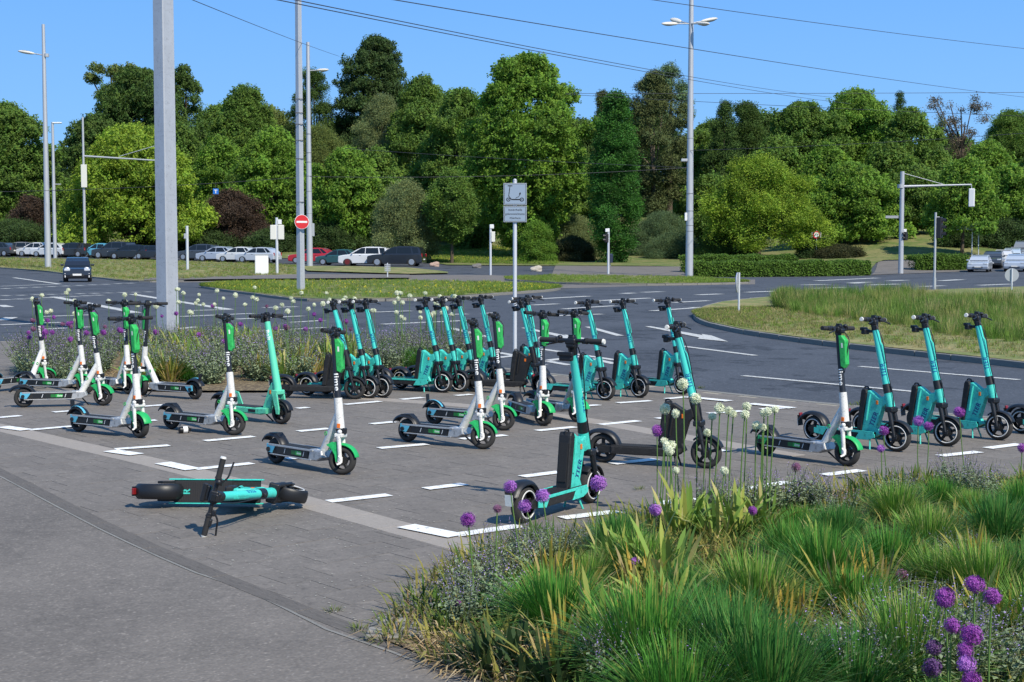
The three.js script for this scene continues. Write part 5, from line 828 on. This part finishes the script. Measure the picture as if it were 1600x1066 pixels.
// ---------------------------------------------------------------- low plants
function bladeSet(n, R, h, w, s, tones, o = {}) {                      // arching blades growing from one clump
  seed(s); const { segs = 3, droop = .9, spread = .35, up = .25 } = o, pos = [], colr = [], nor = [];
  for (let i = 0; i < n; i++) {
    const a = rr(0, 6.2832), r0 = R * spread * Math.sqrt(rnd()), len = h * rr(.65, 1.15), lean = up + rnd() * droop, ww = w * rr(.7, 1.2), tw = rr(-.6, .6);
    const b = V(Math.cos(a) * r0, 0, Math.sin(a) * r0), dir = V(Math.cos(a + tw * .3), 0, Math.sin(a + tw * .3)), side = V(-Math.sin(a + tw), 0, Math.cos(a + tw)), P2 = [];
    for (let k = 0; k <= segs; k++) { const t = k / segs, ang = lean * (.35 + t * .9), q = k ? P2[k - 1].clone().addScaledVector(dir, Math.sin(ang) * len / segs).add(V(0, Math.cos(ang) * len / segs, 0)) : b; P2.push(q); }
    const c = tones[Math.floor(rnd() * tones.length)], br = rr(.8, 1.2);
    for (let k = 0; k < segs; k++) {
      const w0 = ww / 2 * (k === 0 ? .8 : 1), w1 = k === segs - 1 ? 0 : ww / 2, A = P2[k].clone().addScaledVector(side, w0), B = P2[k].clone().addScaledVector(side, -w0), C2 = P2[k + 1].clone().addScaledVector(side, w1), D = P2[k + 1].clone().addScaledVector(side, -w1);
      for (const v of w1 ? [A, B, C2, C2, B, D] : [A, B, C2]) { pos.push(v.x, v.y, v.z); colr.push(c[0] * br, c[1] * br, c[2] * br); }
    }
  }
  const g = new THREE.BufferGeometry(); g.setAttribute('position', new THREE.Float32BufferAttribute(pos, 3)); g.setAttribute('color', new THREE.Float32BufferAttribute(colr, 3)); g.computeVertexNormals(); return g;
}
const bladeMat = new THREE.MeshPhysicalMaterial({ vertexColors: true, roughness: .7, specularIntensity: .4, transmission: .35, thickness: 0, side: THREE.DoubleSide });
const gt = [[[0.0733, 0.248, 0.0289], [0.0955, 0.299, 0.0361], [0.0621, 0.214, 0.0264], [0.112, 0.328, 0.0432], [0.0793, 0.263, 0.0313], [0.226, 0.313, 0.06]], [[0.112, 0.284, 0.0313], [0.147, 0.328, 0.0408], [0.0955, 0.242, 0.0289], [0.181, 0.356, 0.0481], [0.271, 0.356, 0.0721], [0.383, 0.413, 0.144]], [[0.0563, 0.206, 0.0361], [0.0733, 0.242, 0.0432], [0.0507, 0.178, 0.0337], [0.0901, 0.27, 0.0481], [0.0621, 0.214, 0.0361], [0.169, 0.256, 0.06]]];
const TUFT = [0, 1, 2].map((k) => bladeSet(1500, .25, .36, .0042, 50 + k, gt[k], { segs: 4, droop: 1.6, spread: .42, up: .0 }));
const plantLabel = 'fine leaved green grass tuft in the foreground bed', GR = 'grass tufts in the foreground bed';
seed(321);
[[870, 992, 1.05], [1000, 912, .9], [965, 872, .75], [1010, 1070, 1.2], [1180, 972, 1], [1150, 1085, 1.15], [1290, 930, 1.05], [1420, 1075, 1.2], [1330, 1100, 1], [1390, 905, .95], [1400, 820, .85], [1310, 858, .85], [1470, 800, .7], [1450, 868, .85], [1560, 858, 1], [1600, 812, .8], [1540, 945, 1], [1600, 935, .9], [1235, 890, .85], [1625, 1010, 1], [1105, 1015, .9], [1340, 975, .9], [1520, 812, .7], [1070, 960, .75], [1250, 840, .6], [920, 925, .65], [1200, 1120, 1.1], [1060, 1130, 1.1], [1470, 935, .8]].forEach(([u, v, s], i) => { const m = single('grass_tuft', TUFT[i % 3], bladeMat, plantLabel, 'grass', GR); m.position.copy(G(u, v, .012)); m.rotation.y = rr(0, 6); m.scale.set(s * rr(.9, 1.1), s * rr(.8, 1.0), s * rr(.9, 1.1)); });
// bulb foliage: broad strap leaves, some yellowing
const STRAP = [0, 1, 2].map((k) => bladeSet(k === 2 ? 46 : 26, .1, k === 2 ? .34 : .42, k === 2 ? .016 : .028, 70 + k, k === 2 ? [[.42, .30, .05], [.5, .34, .07], [.33, .30, .06], [.25, .27, .05], [.42, .33, .14]] : [[.22, .34, .06], [.30, .39, .07], [.38, .42, .09], [.18, .30, .05], [.5, .45, .17]], { segs: 5, droop: 1.15, spread: .8, up: .1 }));
const sl2 = ['clump of broad yellow green bulb leaves in the foreground bed', 'clump of withered yellow bulb leaves in the foreground bed'];
[[1080, 838, 0, .95], [1055, 842, 1, .8], [1150, 842, 1, .9], [1195, 838, 0, .9], [1120, 850, 0, .8], [1010, 905, 0, .9], [1045, 935, 1, 1], [960, 905, 1, .8], [1040, 985, 0, .9], [860, 925, 2, .9], [905, 960, 2, .8], [960, 1010, 2, .9], [880, 1030, 2, .8], [1310, 960, 2, 1], [1370, 940, 2, .9], [1540, 985, 2, .8], [1575, 1010, 2, .8], [1150, 1010, 2, .7], [1490, 850, 2, .7], [1285, 870, 1, .6], [1010, 1000, 1, .7], [1210, 930, 1, .6], [1000, 1062, 1, .8], [930, 1050, 1, .7], [1250, 985, 2, .7], [1440, 900, 2, .7]].forEach(([u, v, k, s]) => { const m = single('bulb_leaves', STRAP[k], bladeMat, sl2[k === 2 ? 1 : 0], 'plant', k === 2 ? 'withered bulb leaves' : 'green bulb leaves'); m.position.copy(G(u, v, .012)); m.rotation.y = rr(0, 6); m.scale.setScalar(s); });
seed(4242);
for (let i = 0; i < 11; i++) { const u = rr(860, 1580), v = rr(Math.max(850, 1030 - (u - 700) * .35), 1070), m = single('bulb_leaves', STRAP[i % 5 === 4 ? 0 : 2], bladeMat, sl2[i % 5 === 4 ? 0 : 1], 'plant', i % 5 === 4 ? 'green bulb leaves' : 'withered bulb leaves'); m.position.copy(G(u, v, .012)); m.rotation.y = rr(0, 6); m.scale.set(rr(.7, 1.1), rr(.65, .95), rr(.7, 1.1)); }
// catmint: thin stems with small grey leaves and violet flower spikes
function catmintGeo(n, h, R, s, flowers) {
  seed(s); const leaf = [], bloom = [], stems = [];
  for (let i = 0; i < n; i++) {
    const a = rr(0, 6.28), ln = rr(.1, .8), r0 = R * .35 * rnd(), b = V(Math.cos(a) * r0, 0, Math.sin(a) * r0), L = h * rr(.6, 1.1), tip = b.clone().add(V(Math.cos(a) * Math.sin(ln) * L, Math.cos(ln * .8) * L, Math.sin(a) * Math.sin(ln) * L));
    stems.push(bar(b, tip, .0022, .0012, 3, true));
    const N = Math.round(L * 62); for (let k = 0; k < N; k++) { const t = (k + 1) / (N + 1), p = b.clone().lerp(tip, t), bloomHere = flowers && t > .74, q = new THREE.Quaternion().setFromEuler(new THREE.Euler(rr(-.8, .8), rr(0, 6.28), rr(-.5, .9))), s2 = bloomHere ? rr(.007, .012) : rr(.018, .036) * (1.15 - .5 * t); const f = (x, y, z) => { const v = V(x * s2, y * s2, z * s2).applyQuaternion(q).add(p); return [v.x, v.y, v.z]; }; (bloomHere && rnd() < .7 ? bloom : leaf).push(...f(0, 0, 0), ...f(.6, .1, .38), ...f(.6, .1, -.38), ...f(.6, .1, -.38), ...f(.6, .1, .38), ...f(1.25, -.1, 0)); }
  }
  const mk = (p) => { const g = new THREE.BufferGeometry(); g.setAttribute('position', new THREE.Float32BufferAttribute(p, 3)); g.computeVertexNormals(); return g; };
  return { leaf: mk(leaf), bloom: bloom.length ? mk(bloom) : null, stem: merged(stems) };
}
const CAT = [0, 1, 2].map((k) => catmintGeo(70, .42, .3, 90 + k, true));
const catLeaf = new THREE.MeshPhysicalMaterial({ color: new THREE.Color().setRGB(.22, .285, .15), roughness: .8, transmission: .2, thickness: 0, side: THREE.DoubleSide }), catBloom = std([.36, .26, .58], .7, 0, { side: THREE.DoubleSide }), catStem = std([.10, .12, .06], .8);
function catmint(p, s, k, label, group) { const o = thing('catmint', label, 'plant', p, rr(0, 6), group); const c = CAT[k % 3]; part('leaves', c.leaf, catLeaf, o); part('flower_spikes', c.bloom, catBloom, o); part('stems', c.stem, catStem, o); o.scale.set(s, s * rr(.85, 1.1), s); return o; }
seed(654);
[[730, 985, .75], [765, 950, .85], [785, 905, .7], [820, 892, .65], [870, 877, .6], [925, 860, .5],  [1100, 815, .75], [1160, 805, .8], [1225, 800, .9], [1265, 800, .7], [1400, 785, .7], [1500, 775, .75], [1540, 790, .7], [1430, 1075, 1], [1340, 1090, .9], [1520, 1090, 1], [1080, 1100, .8], [1400, 1020, .8], [1480, 1050, .9], [1310, 815, .6], [1580, 1075, .9], [960, 1090, .7], [1500, 890, .6], [735, 940, .6]].forEach(([u, v, s], i) => catmint(G(u, v, .012), s, i, 'grey green catmint with violet spikes in the foreground bed', 'catmint in the foreground bed'));
// dark green low perennials at the front edge of the bed
const PER = [0, 1].map((k) => bladeSet(60, .16, .2, .026, 120 + k, [[.035, .075, .02], [.05, .095, .025], [.03, .06, .018]], { segs: 3, droop: 1.0, spread: 1, up: .15 }));
[[800, 1040, 1], [850, 1070, 1.1], [900, 1085, 1], [760, 1050, .8], [1000, 1110, 1], [880, 1050, .8], [950, 1062, .8], [1140, 985, .7], [1090, 950, .7], [1280, 1060, .8]].forEach(([u, v, s], i) => { const m = single('leafy_perennial', PER[i % 2], bladeMat, 'low dark leaved perennial at the front of the foreground bed', 'plant', 'dark perennials in the foreground bed'); m.position.copy(G(u, v, .012)); m.rotation.y = rr(0, 6); m.scale.setScalar(s); });
// alliums
function headGeo(n, r, s, pet) {
  seed(s); const pos = [];
  for (let i = 0; i < n; i++) {
    const y = 1 - 2 * (i + .5) / n, a = i * 2.39996, q = Math.sqrt(1 - y * y), d = V(Math.cos(a) * q, y, Math.sin(a) * q), c = d.clone().multiplyScalar(r * rr(.62, 1.02)), t1 = V(-d.z, .3, d.x).normalize(), t2 = d.clone().cross(t1).normalize();
    for (let k = 0; k < 5; k++) { const b = k * 1.2566 + rnd(), e = c.clone().addScaledVector(t1, Math.cos(b) * pet).addScaledVector(t2, Math.sin(b) * pet).addScaledVector(d, pet * .45), w = t1.clone().multiplyScalar(-Math.sin(b) * pet * .24).addScaledVector(t2, Math.cos(b) * pet * .24), m = c.clone().lerp(e, .55); pos.push(c.x, c.y, c.z, m.x + w.x, m.y + w.y, m.z + w.z, e.x, e.y, e.z, c.x, c.y, c.z, e.x, e.y, e.z, m.x - w.x, m.y - w.y, m.z - w.z); }
    const z = d.clone().multiplyScalar(r * .1), sw = t1.clone().multiplyScalar(.0009); pos.push(z.x - sw.x, z.y - sw.y, z.z - sw.z, z.x + sw.x, z.y + sw.y, z.z + sw.z, c.x, c.y, c.z);
  }
  const g = new THREE.BufferGeometry(); g.setAttribute('position', new THREE.Float32BufferAttribute(pos, 3)); g.computeVertexNormals(); return g;
}
const HEAD = { purple: headGeo(270, .044, 1, .0085), white: headGeo(110, .033, 2, .0125), far: headGeo(60, .045, 3, .018) };
const petal = (c) => new THREE.MeshPhysicalMaterial({ color: new THREE.Color().setRGB(...c), roughness: .6, transmission: .2, thickness: 0, side: THREE.DoubleSide });
const AM = { purple: petal([.31, .055, .38]), mauve: petal([.42, .15, .56]), faded: petal([.26, .10, .2]), white: petal([.80, .83, .62]), dark: petal([.10, .03, .15]), stem: std([.10, .19, .04], .6), core: std([.26, .34, .13], .8), coreP: std([.12, .04, .16], .8), darkStem: std([.10, .12, .06], .7) };
function allium(base, head, kind, label, group, size = 1) {
  const o = thing('allium', label, 'flower', base, 0, group), h = head.clone().sub(base), white = kind === 'white', m = h.clone().multiplyScalar(.5); m.x += rr(-.02, .02); m.z += rr(-.02, .02);
  part('flower_stem', new THREE.TubeGeometry(new THREE.QuadraticBezierCurve3(V(0, 0, 0), m, h), 8, white ? .0045 : .0038, 6), AM.stem, o);
  const f = part('flower_head', white ? HEAD.white : HEAD.purple, AM[kind], o); f.position.copy(h); f.rotation.set(rr(0, 6), rr(0, 6), 0); f.scale.set(size * rr(.92, 1.08), size * rr(.82, 1), size * rr(.92, 1.08)); const c = new THREE.SphereGeometry(.012, 10, 8); part('flower_core', c, white ? AM.core : AM.coreP, f);
}
const headAt = (b, u, v) => GD(u, v, -b.z);
seed(88);
for (const [u, v, bu, bv, s] of [[1039, 639, 1033, 806, 1.15], [1056, 646, 1062, 810, .9], [1067, 600, 1067, 812, 1.1], [1087, 623, 1088, 808, 1.1], [1113, 651, 1108, 812, .8], [1105, 676, 1098, 806, .8], [1125, 638, 1110, 815, 1.1], [1139, 642, 1133, 806, .9], [1146, 647, 1137, 812, .85], [1167, 635, 1160, 808, .9], [1164, 648, 1156, 815, 1], [1182, 665, 1181, 806, .95], [1192, 668, 1188, 812, .8], [1194, 645, 1190, 808, .9], [1200, 643, 1196, 815, .85], [1211, 640, 1201, 812, .8], [1038, 689, 1028, 812, .8], [1044, 698, 1040, 818, 1.1], [1050, 695, 1046, 812, .9], [1046, 705, 1052, 822, .95], [1056, 735, 1050, 820, .75], [1132, 736, 1128, 822, .85]]) { const b = G(bu, bv, .012); allium(b, headAt(b, u, v), 'white', 'greenish white allium on a tall stem in the foreground bed', 'white alliums in the foreground bed', s * .92); }
for (const [u, v, bu, bv, kind, s] of [[1026.5, 673, 1026, 806, 'purple', 1.05], [731, 812, 741, 975, 'purple', .95], [797, 760, 822, 915, 'mauve', .95], [820, 791, 872, 905, 'mauve', 1], [848, 775, 868, 900, 'mauve', 1.05], [935, 755, 926, 925, 'mauve', 1.2], [1024, 797, 1018, 880, 'mauve', .95], [1176, 798, 1176, 850, 'purple', .75], [992, 877, 990, 930, 'mauve', .6], [715, 943, 720, 985, 'purple', .5], [1381, 673, 1387, 755, 'purple', 1.05], [1377, 701, 1380, 765, 'mauve', .8], [1435, 658, 1434, 752, 'mauve', 1.1], [1451, 666, 1446, 756, 'purple', 1.0], [1499, 644, 1508, 752, 'purple', 1.15], [1597, 700, 1593, 768, 'purple', .9], [1477, 934, 1483, 1168, 'purple', 1.0], [1524, 913, 1520, 1165, 'purple', .92], [1551, 932, 1548, 1160, 'purple', .9], [1488, 978, 1490, 1180, 'purple', .8], [1518, 992, 1516, 1185, 'purple', 1.0], [1509, 1016, 1512, 1190, 'purple', .8], [1511, 1038, 1505, 1195, 'mauve', .95], [1459, 1012, 1468, 1175, 'dark', .8], [1456, 1043, 1462, 1190, 'dark', .95], [1519, 1064, 1522, 1200, 'purple', .9]]) { const b = G(bu, bv, .012); allium(b, headAt(b, u, v), kind, kind === 'dark' ? 'dark withered allium head among the large purple ones' : bv > 1100 ? 'large purple allium in a tight cluster above grey catmint' : 'purple allium ball on a thin stem at the foreground bed', kind === 'dark' ? 'withered alliums' : bv > 1100 ? 'purple alliums in the tight cluster' : 'purple alliums of the foreground bed', s * .86); }
for (const [u, v, bu, bv, l] of [[777, 795, 776, 950, 'faded reddish allium next to a taller purple one'], [1244, 730, 1243, 792, 'faded dusky allium above the catmint'], [1409, 900, 1409, 940, 'faded allium low in the grass tufts']]) { const b = G(bu, bv, .012); allium(b, headAt(b, u, v), 'faded', l, undefined, bu < 800 ? .5 : .8); }
// far bed
seed(505);
const FBn = px(farBedNear), FBf = px(farBedFar), inBed = () => { const t = rnd(), k = rnd(), A = lerpLine(FBn, 40), B = lerpLine(FBf, 40), i = Math.min(39, Math.floor(t * 40)); return A[i].clone().lerp(B[i], .08 + k * .84).setY(.03); };
for (let i = 0; i < 110; i++) { const b = inBed(), u = 800 + b.x / -b.z * FOCAL; if (u < 190 && rnd() < .72) continue; allium(b, b.clone().add(V(rr(-.05, .05), rr(.75, 1.12), rr(-.05, .05))), 'white', 'white allium ball on a tall stem in the far bed', 'white alliums of the far bed', rr(.85, 1.2)); }
for (let i = 0; i < 62; i++) { const b = inBed(), u = 800 + b.x / -b.z * FOCAL; if (u > 560 && rnd() < .7) continue; allium(b, b.clone().add(V(rr(-.05, .05), rr(.45, .78), rr(-.05, .05))), rnd() < .7 ? 'purple' : 'faded', 'purple allium ball among the catmint of the far bed', 'purple alliums of the far bed', rr(.75, 1.0)); }
for (let i = 0; i < 92; i++) catmint(inBed(), rr(1.0, 1.5), i, 'bushy catmint in the far bed behind the scooters', 'catmint of the far bed');
for (let i = 0; i < 74; i++) { let b = inBed(), u = 800 + b.x / -b.z * FOCAL, g = 0; while ((u < 200 || u > 560) && g++ < 20) { b = inBed(); u = 800 + b.x / -b.z * FOCAL; } const m = single('bulb_leaves', STRAP[i % 4 === 3 ? 2 : i % 2], bladeMat, 'clump of yellow green strap leaves in the far bed', 'plant', 'bulb leaves of the far bed'); m.position.copy(b); m.rotation.y = rr(0, 6); m.scale.set(1.15, rr(.9, 1.2), 1.15); }
for (let i = 0; i < 16; i++) { const m = single('grass_tuft', TUFT[i % 3], bladeMat, 'green grass tuft in the far bed', 'grass', 'grass tufts of the far bed'); m.position.copy(inBed()); m.rotation.y = rr(0, 6); m.scale.setScalar(rr(.7, .95)); }
// ---- uncountable ground cover
function scatter(name, g, mat, n, place, sc, cols) {
  const im = new THREE.InstancedMesh(g, mat, n); im.name = numbered(name); im.userData.kind = 'stuff'; im.castShadow = im.receiveShadow = true;
  for (let i = 0; i < n; i++) { const p = place(); dummy.position.copy(p); dummy.rotation.set(p.flat ? 0 : rr(-.2, .2), rr(0, 6.28), p.flat ? 0 : rr(-.2, .2)); dummy.scale.setScalar(rr(sc[0], sc[1]) * (p.s || 1)); dummy.updateMatrix(); im.setMatrixAt(i, dummy.matrix); if (cols) { const c = cols[Math.floor(rnd() * cols.length)], b = rr(.8, 1.2); im.setColorAt(i, tint.setRGB(c[0] * b, c[1] * b, c[2] * b)); } }
  scene.add(im); return im;
}
const within = (near, far, f = G, ...rest) => { const A = lerpLine(px(near, f, ...rest), 60), B = lerpLine(px(far, f, ...rest), 60); return (lo = 0, hi = 1) => { const i = rnd() * 59.99, k = Math.floor(i), t = lo + (hi - lo) * rnd(), p = A[k].clone().lerp(A[k + 1], i - k).lerp(B[k].clone().lerp(B[k + 1], i - k), t); p.y = H(p.x, p.z) + .10; return p; }; };
const sod = bladeSet(16, .14, .16, .012, 200, [[1, 1, 1]], { segs: 2, droop: 1.1, spread: 1 }); sod.deleteAttribute('color');
const sodMat = new THREE.MeshPhysicalMaterial({ color: 0xffffff, roughness: .85, specularIntensity: .3, transmission: .3, thickness: 0, side: THREE.DoubleSide });
const green = [[.16, .26, .035], [.19, .28, .04], [.25, .28, .07], [.13, .22, .03]], dry = [[.30, .26, .11], [.22, .22, .07], [.16, .19, .05], [.34, .29, .14]];
seed(606); const onV1 = within(v1near, v1far, G, ROAD_Y), onV4 = within(v4near, v4far, G, ROAD_Y), onV3 = within(v3near, [[790, 435], [870, 432.5], [1000, 433.5], [1080, 434.5], [1150, 440.5], [1168, 443]], G, ROAD_Y), onTram = within(tramNear, [[-80, 403], [0, 404], [100, 406], [240, 408], [330, 411], [400, 413], [470, 417]], GT);
scatter('verge_grass', sod, sodMat, 5200, () => onV1(.02, 1), [.6, 1.3], green); scatter('island_grass', sod, sodMat, 9000, () => onV4(.01, .5), [.3, .75], [...dry, ...green.slice(0, 2)]); scatter('verge_grass', sod, sodMat, 2600, () => onV3(.02, 1), [.6, 1.2], green); scatter('tram_strip_grass', sod, sodMat, 5000, () => onTram(.02, 1), [.7, 1.4], [...dry, ...green]);
const bloomDot = leafSprig(5, .05, .05, .9, 7);
scatter('yellow_flowers', bloomDot, std([.62, .52, .02], .7, 0, { side: THREE.DoubleSide }), 800, () => { const p = onV1(.1, .95); p.y += rr(.06, .13); return p; }, [.5, 1.1]);
const onLawn = within([[1080, 404], [1150, 412]], [[1080, 400], [1150, 400]], GT);
{ const near = within([[660, 411], [760, 413], [870, 415.5]], [[660, 386], [760, 386], [870, 388]], GT); scatter('yellow_flowers', bloomDot, std([.62, .54, .03], .7, 0, { side: THREE.DoubleSide }), 700, () => { const p = near(.2, 1); p.y += .1; return p; }, [1.2, 2.4]); scatter('lawn_grass', sod, sodMat, 4000, () => near(0, 1), [1, 2.2], green); }
const tall = bladeSet(34, .2, .72, .010, 210, [[1, 1, 1]], { segs: 3, droop: .55, spread: 1, up: .02 }); tall.deleteAttribute('color');
const tallIn = within([[1213, 486], [1240, 493], [1300, 503], [1400, 516], [1480, 532], [1560, 543], [1660, 552]], [[1212, 474], [1240, 470], [1300, 467], [1400, 465], [1480, 470], [1560, 476], [1660, 480]], G, ROAD_Y);
scatter('tall_meadow_grass', tall, sodMat, 3000, () => { for (;;) { const p = tallIn(); if (Math.sin(p.x * 1.7 + p.z * .9) + Math.sin(p.x * .6 - p.z * 1.3 + 2) + rr(-1, 1) > -.9) { p.s = .55 + .45 * clamp(.5 + .5 * Math.sin(p.x * .9 + p.z * .55) + .4 * Math.sin(p.x * 2.3 - p.z), 0, 1.2); return p; } } }, [.3, .85], [[.11, .22, .035], [.14, .26, .04], [.19, .28, .055], [.10, .20, .03], [.30, .31, .10], [.38, .34, .15]]);
const straw = bladeSet(3, .05, .2, .006, 220, [[1, 1, 1]], { segs: 2, droop: .5, spread: 1, up: 1.2 }); straw.deleteAttribute('color');
const bedX = nearBed, inNear = () => { for (;;) { const p = V(rr(-.9, 5), .016, rr(-11, -4.2)); if (inside(bedX, p.x, p.z)) return p; } };
scatter('straw_litter', straw, sodMat, 7000, inNear, [.5, 1.2], [[.42, .30, .15], [.50, .38, .2], [.30, .19, .09], [.36, .23, .10], [.22, .15, .08]]);
{ const c = G(850, 1030), q = () => { for (;;) { const p = c.clone().add(V(rr(-.45, .6), .02, rr(-.4, .45))); p.y = .02 + rnd() * .03; if (inside(bedX, p.x, p.z)) return p; } }; scatter('straw_litter', straw, sodMat, 1000, q, [.6, 1.1], [[.5, .38, .2], [.56, .44, .26], [.36, .25, .12], [.42, .30, .15]]); }
scatter('bed_seedlings', sod, sodMat, 2600, inNear, [.5, 1.2], [[.06, .13, .02], [.10, .16, .03], [.20, .22, .05], [.30, .27, .07]]);
scatter('straw_litter', straw, sodMat, 1500, inBed, [.7, 1.6], [[.42, .30, .15], [.30, .25, .09], [.36, .23, .10]]);
// fallen petals and crumbs on the paving and the footway
const flake = new THREE.CircleGeometry(.008, 5); flake.rotateX(-Math.PI / 2); flake.scale(1, 1, .6);
const onPlaza = () => { for (;;) { const d = Math.pow(rnd(), 1.6) * 13 + 5.5, x = rr(-.37, .37) * d, p = V(x, .004, -d); p.flat = true; if (inside(plaza, x, -d)) return p; if (rnd() < .06 && x < 0 && d < 10) { p.y = .002; return p; } } };
scatter('fallen_petals', flake, std([.42, .40, .34], .9, 0, { side: THREE.DoubleSide }), 2600, onPlaza, [.35, 1.15]);
// weeds in the joints along the footway edge and the kerb
seed(707); const WEED = bladeSet(40, .06, .07, .006, 230, [[.10, .17, .03], [.15, .2, .04], [.2, .2, .06]], { segs: 2, droop: 1.3, spread: 1 });
[[690, 905, 1.3], [655, 945, 1.2], [630, 965, 1.2], [610, 978, 1.1], [600, 1000, 1], [560, 985, .6], [520, 955, .5], [640, 1006, .7], [680, 1030, .7], [735, 1045, .8], [770, 872, 1], [795, 862, .8], [1345, 633, .9], [1330, 634, .7], [1360, 635.5, .7], [1440, 642, .6], [1095, 607, .6], [1600, 750, .9], [1560, 752, .8], [960, 822, .6], [810, 757, .4], [1000, 765, .5]].forEach(([u, v, s]) => { const m = single('weed', WEED, bladeMat, 'small weed growing out of a paving joint', 'weed', 'weeds in the paving joints'); m.position.copy(G(u, v)); m.rotation.y = rr(0, 6); m.scale.set(s * 1.3, s, s * 1.3); });
renderer.render(scene, camera);
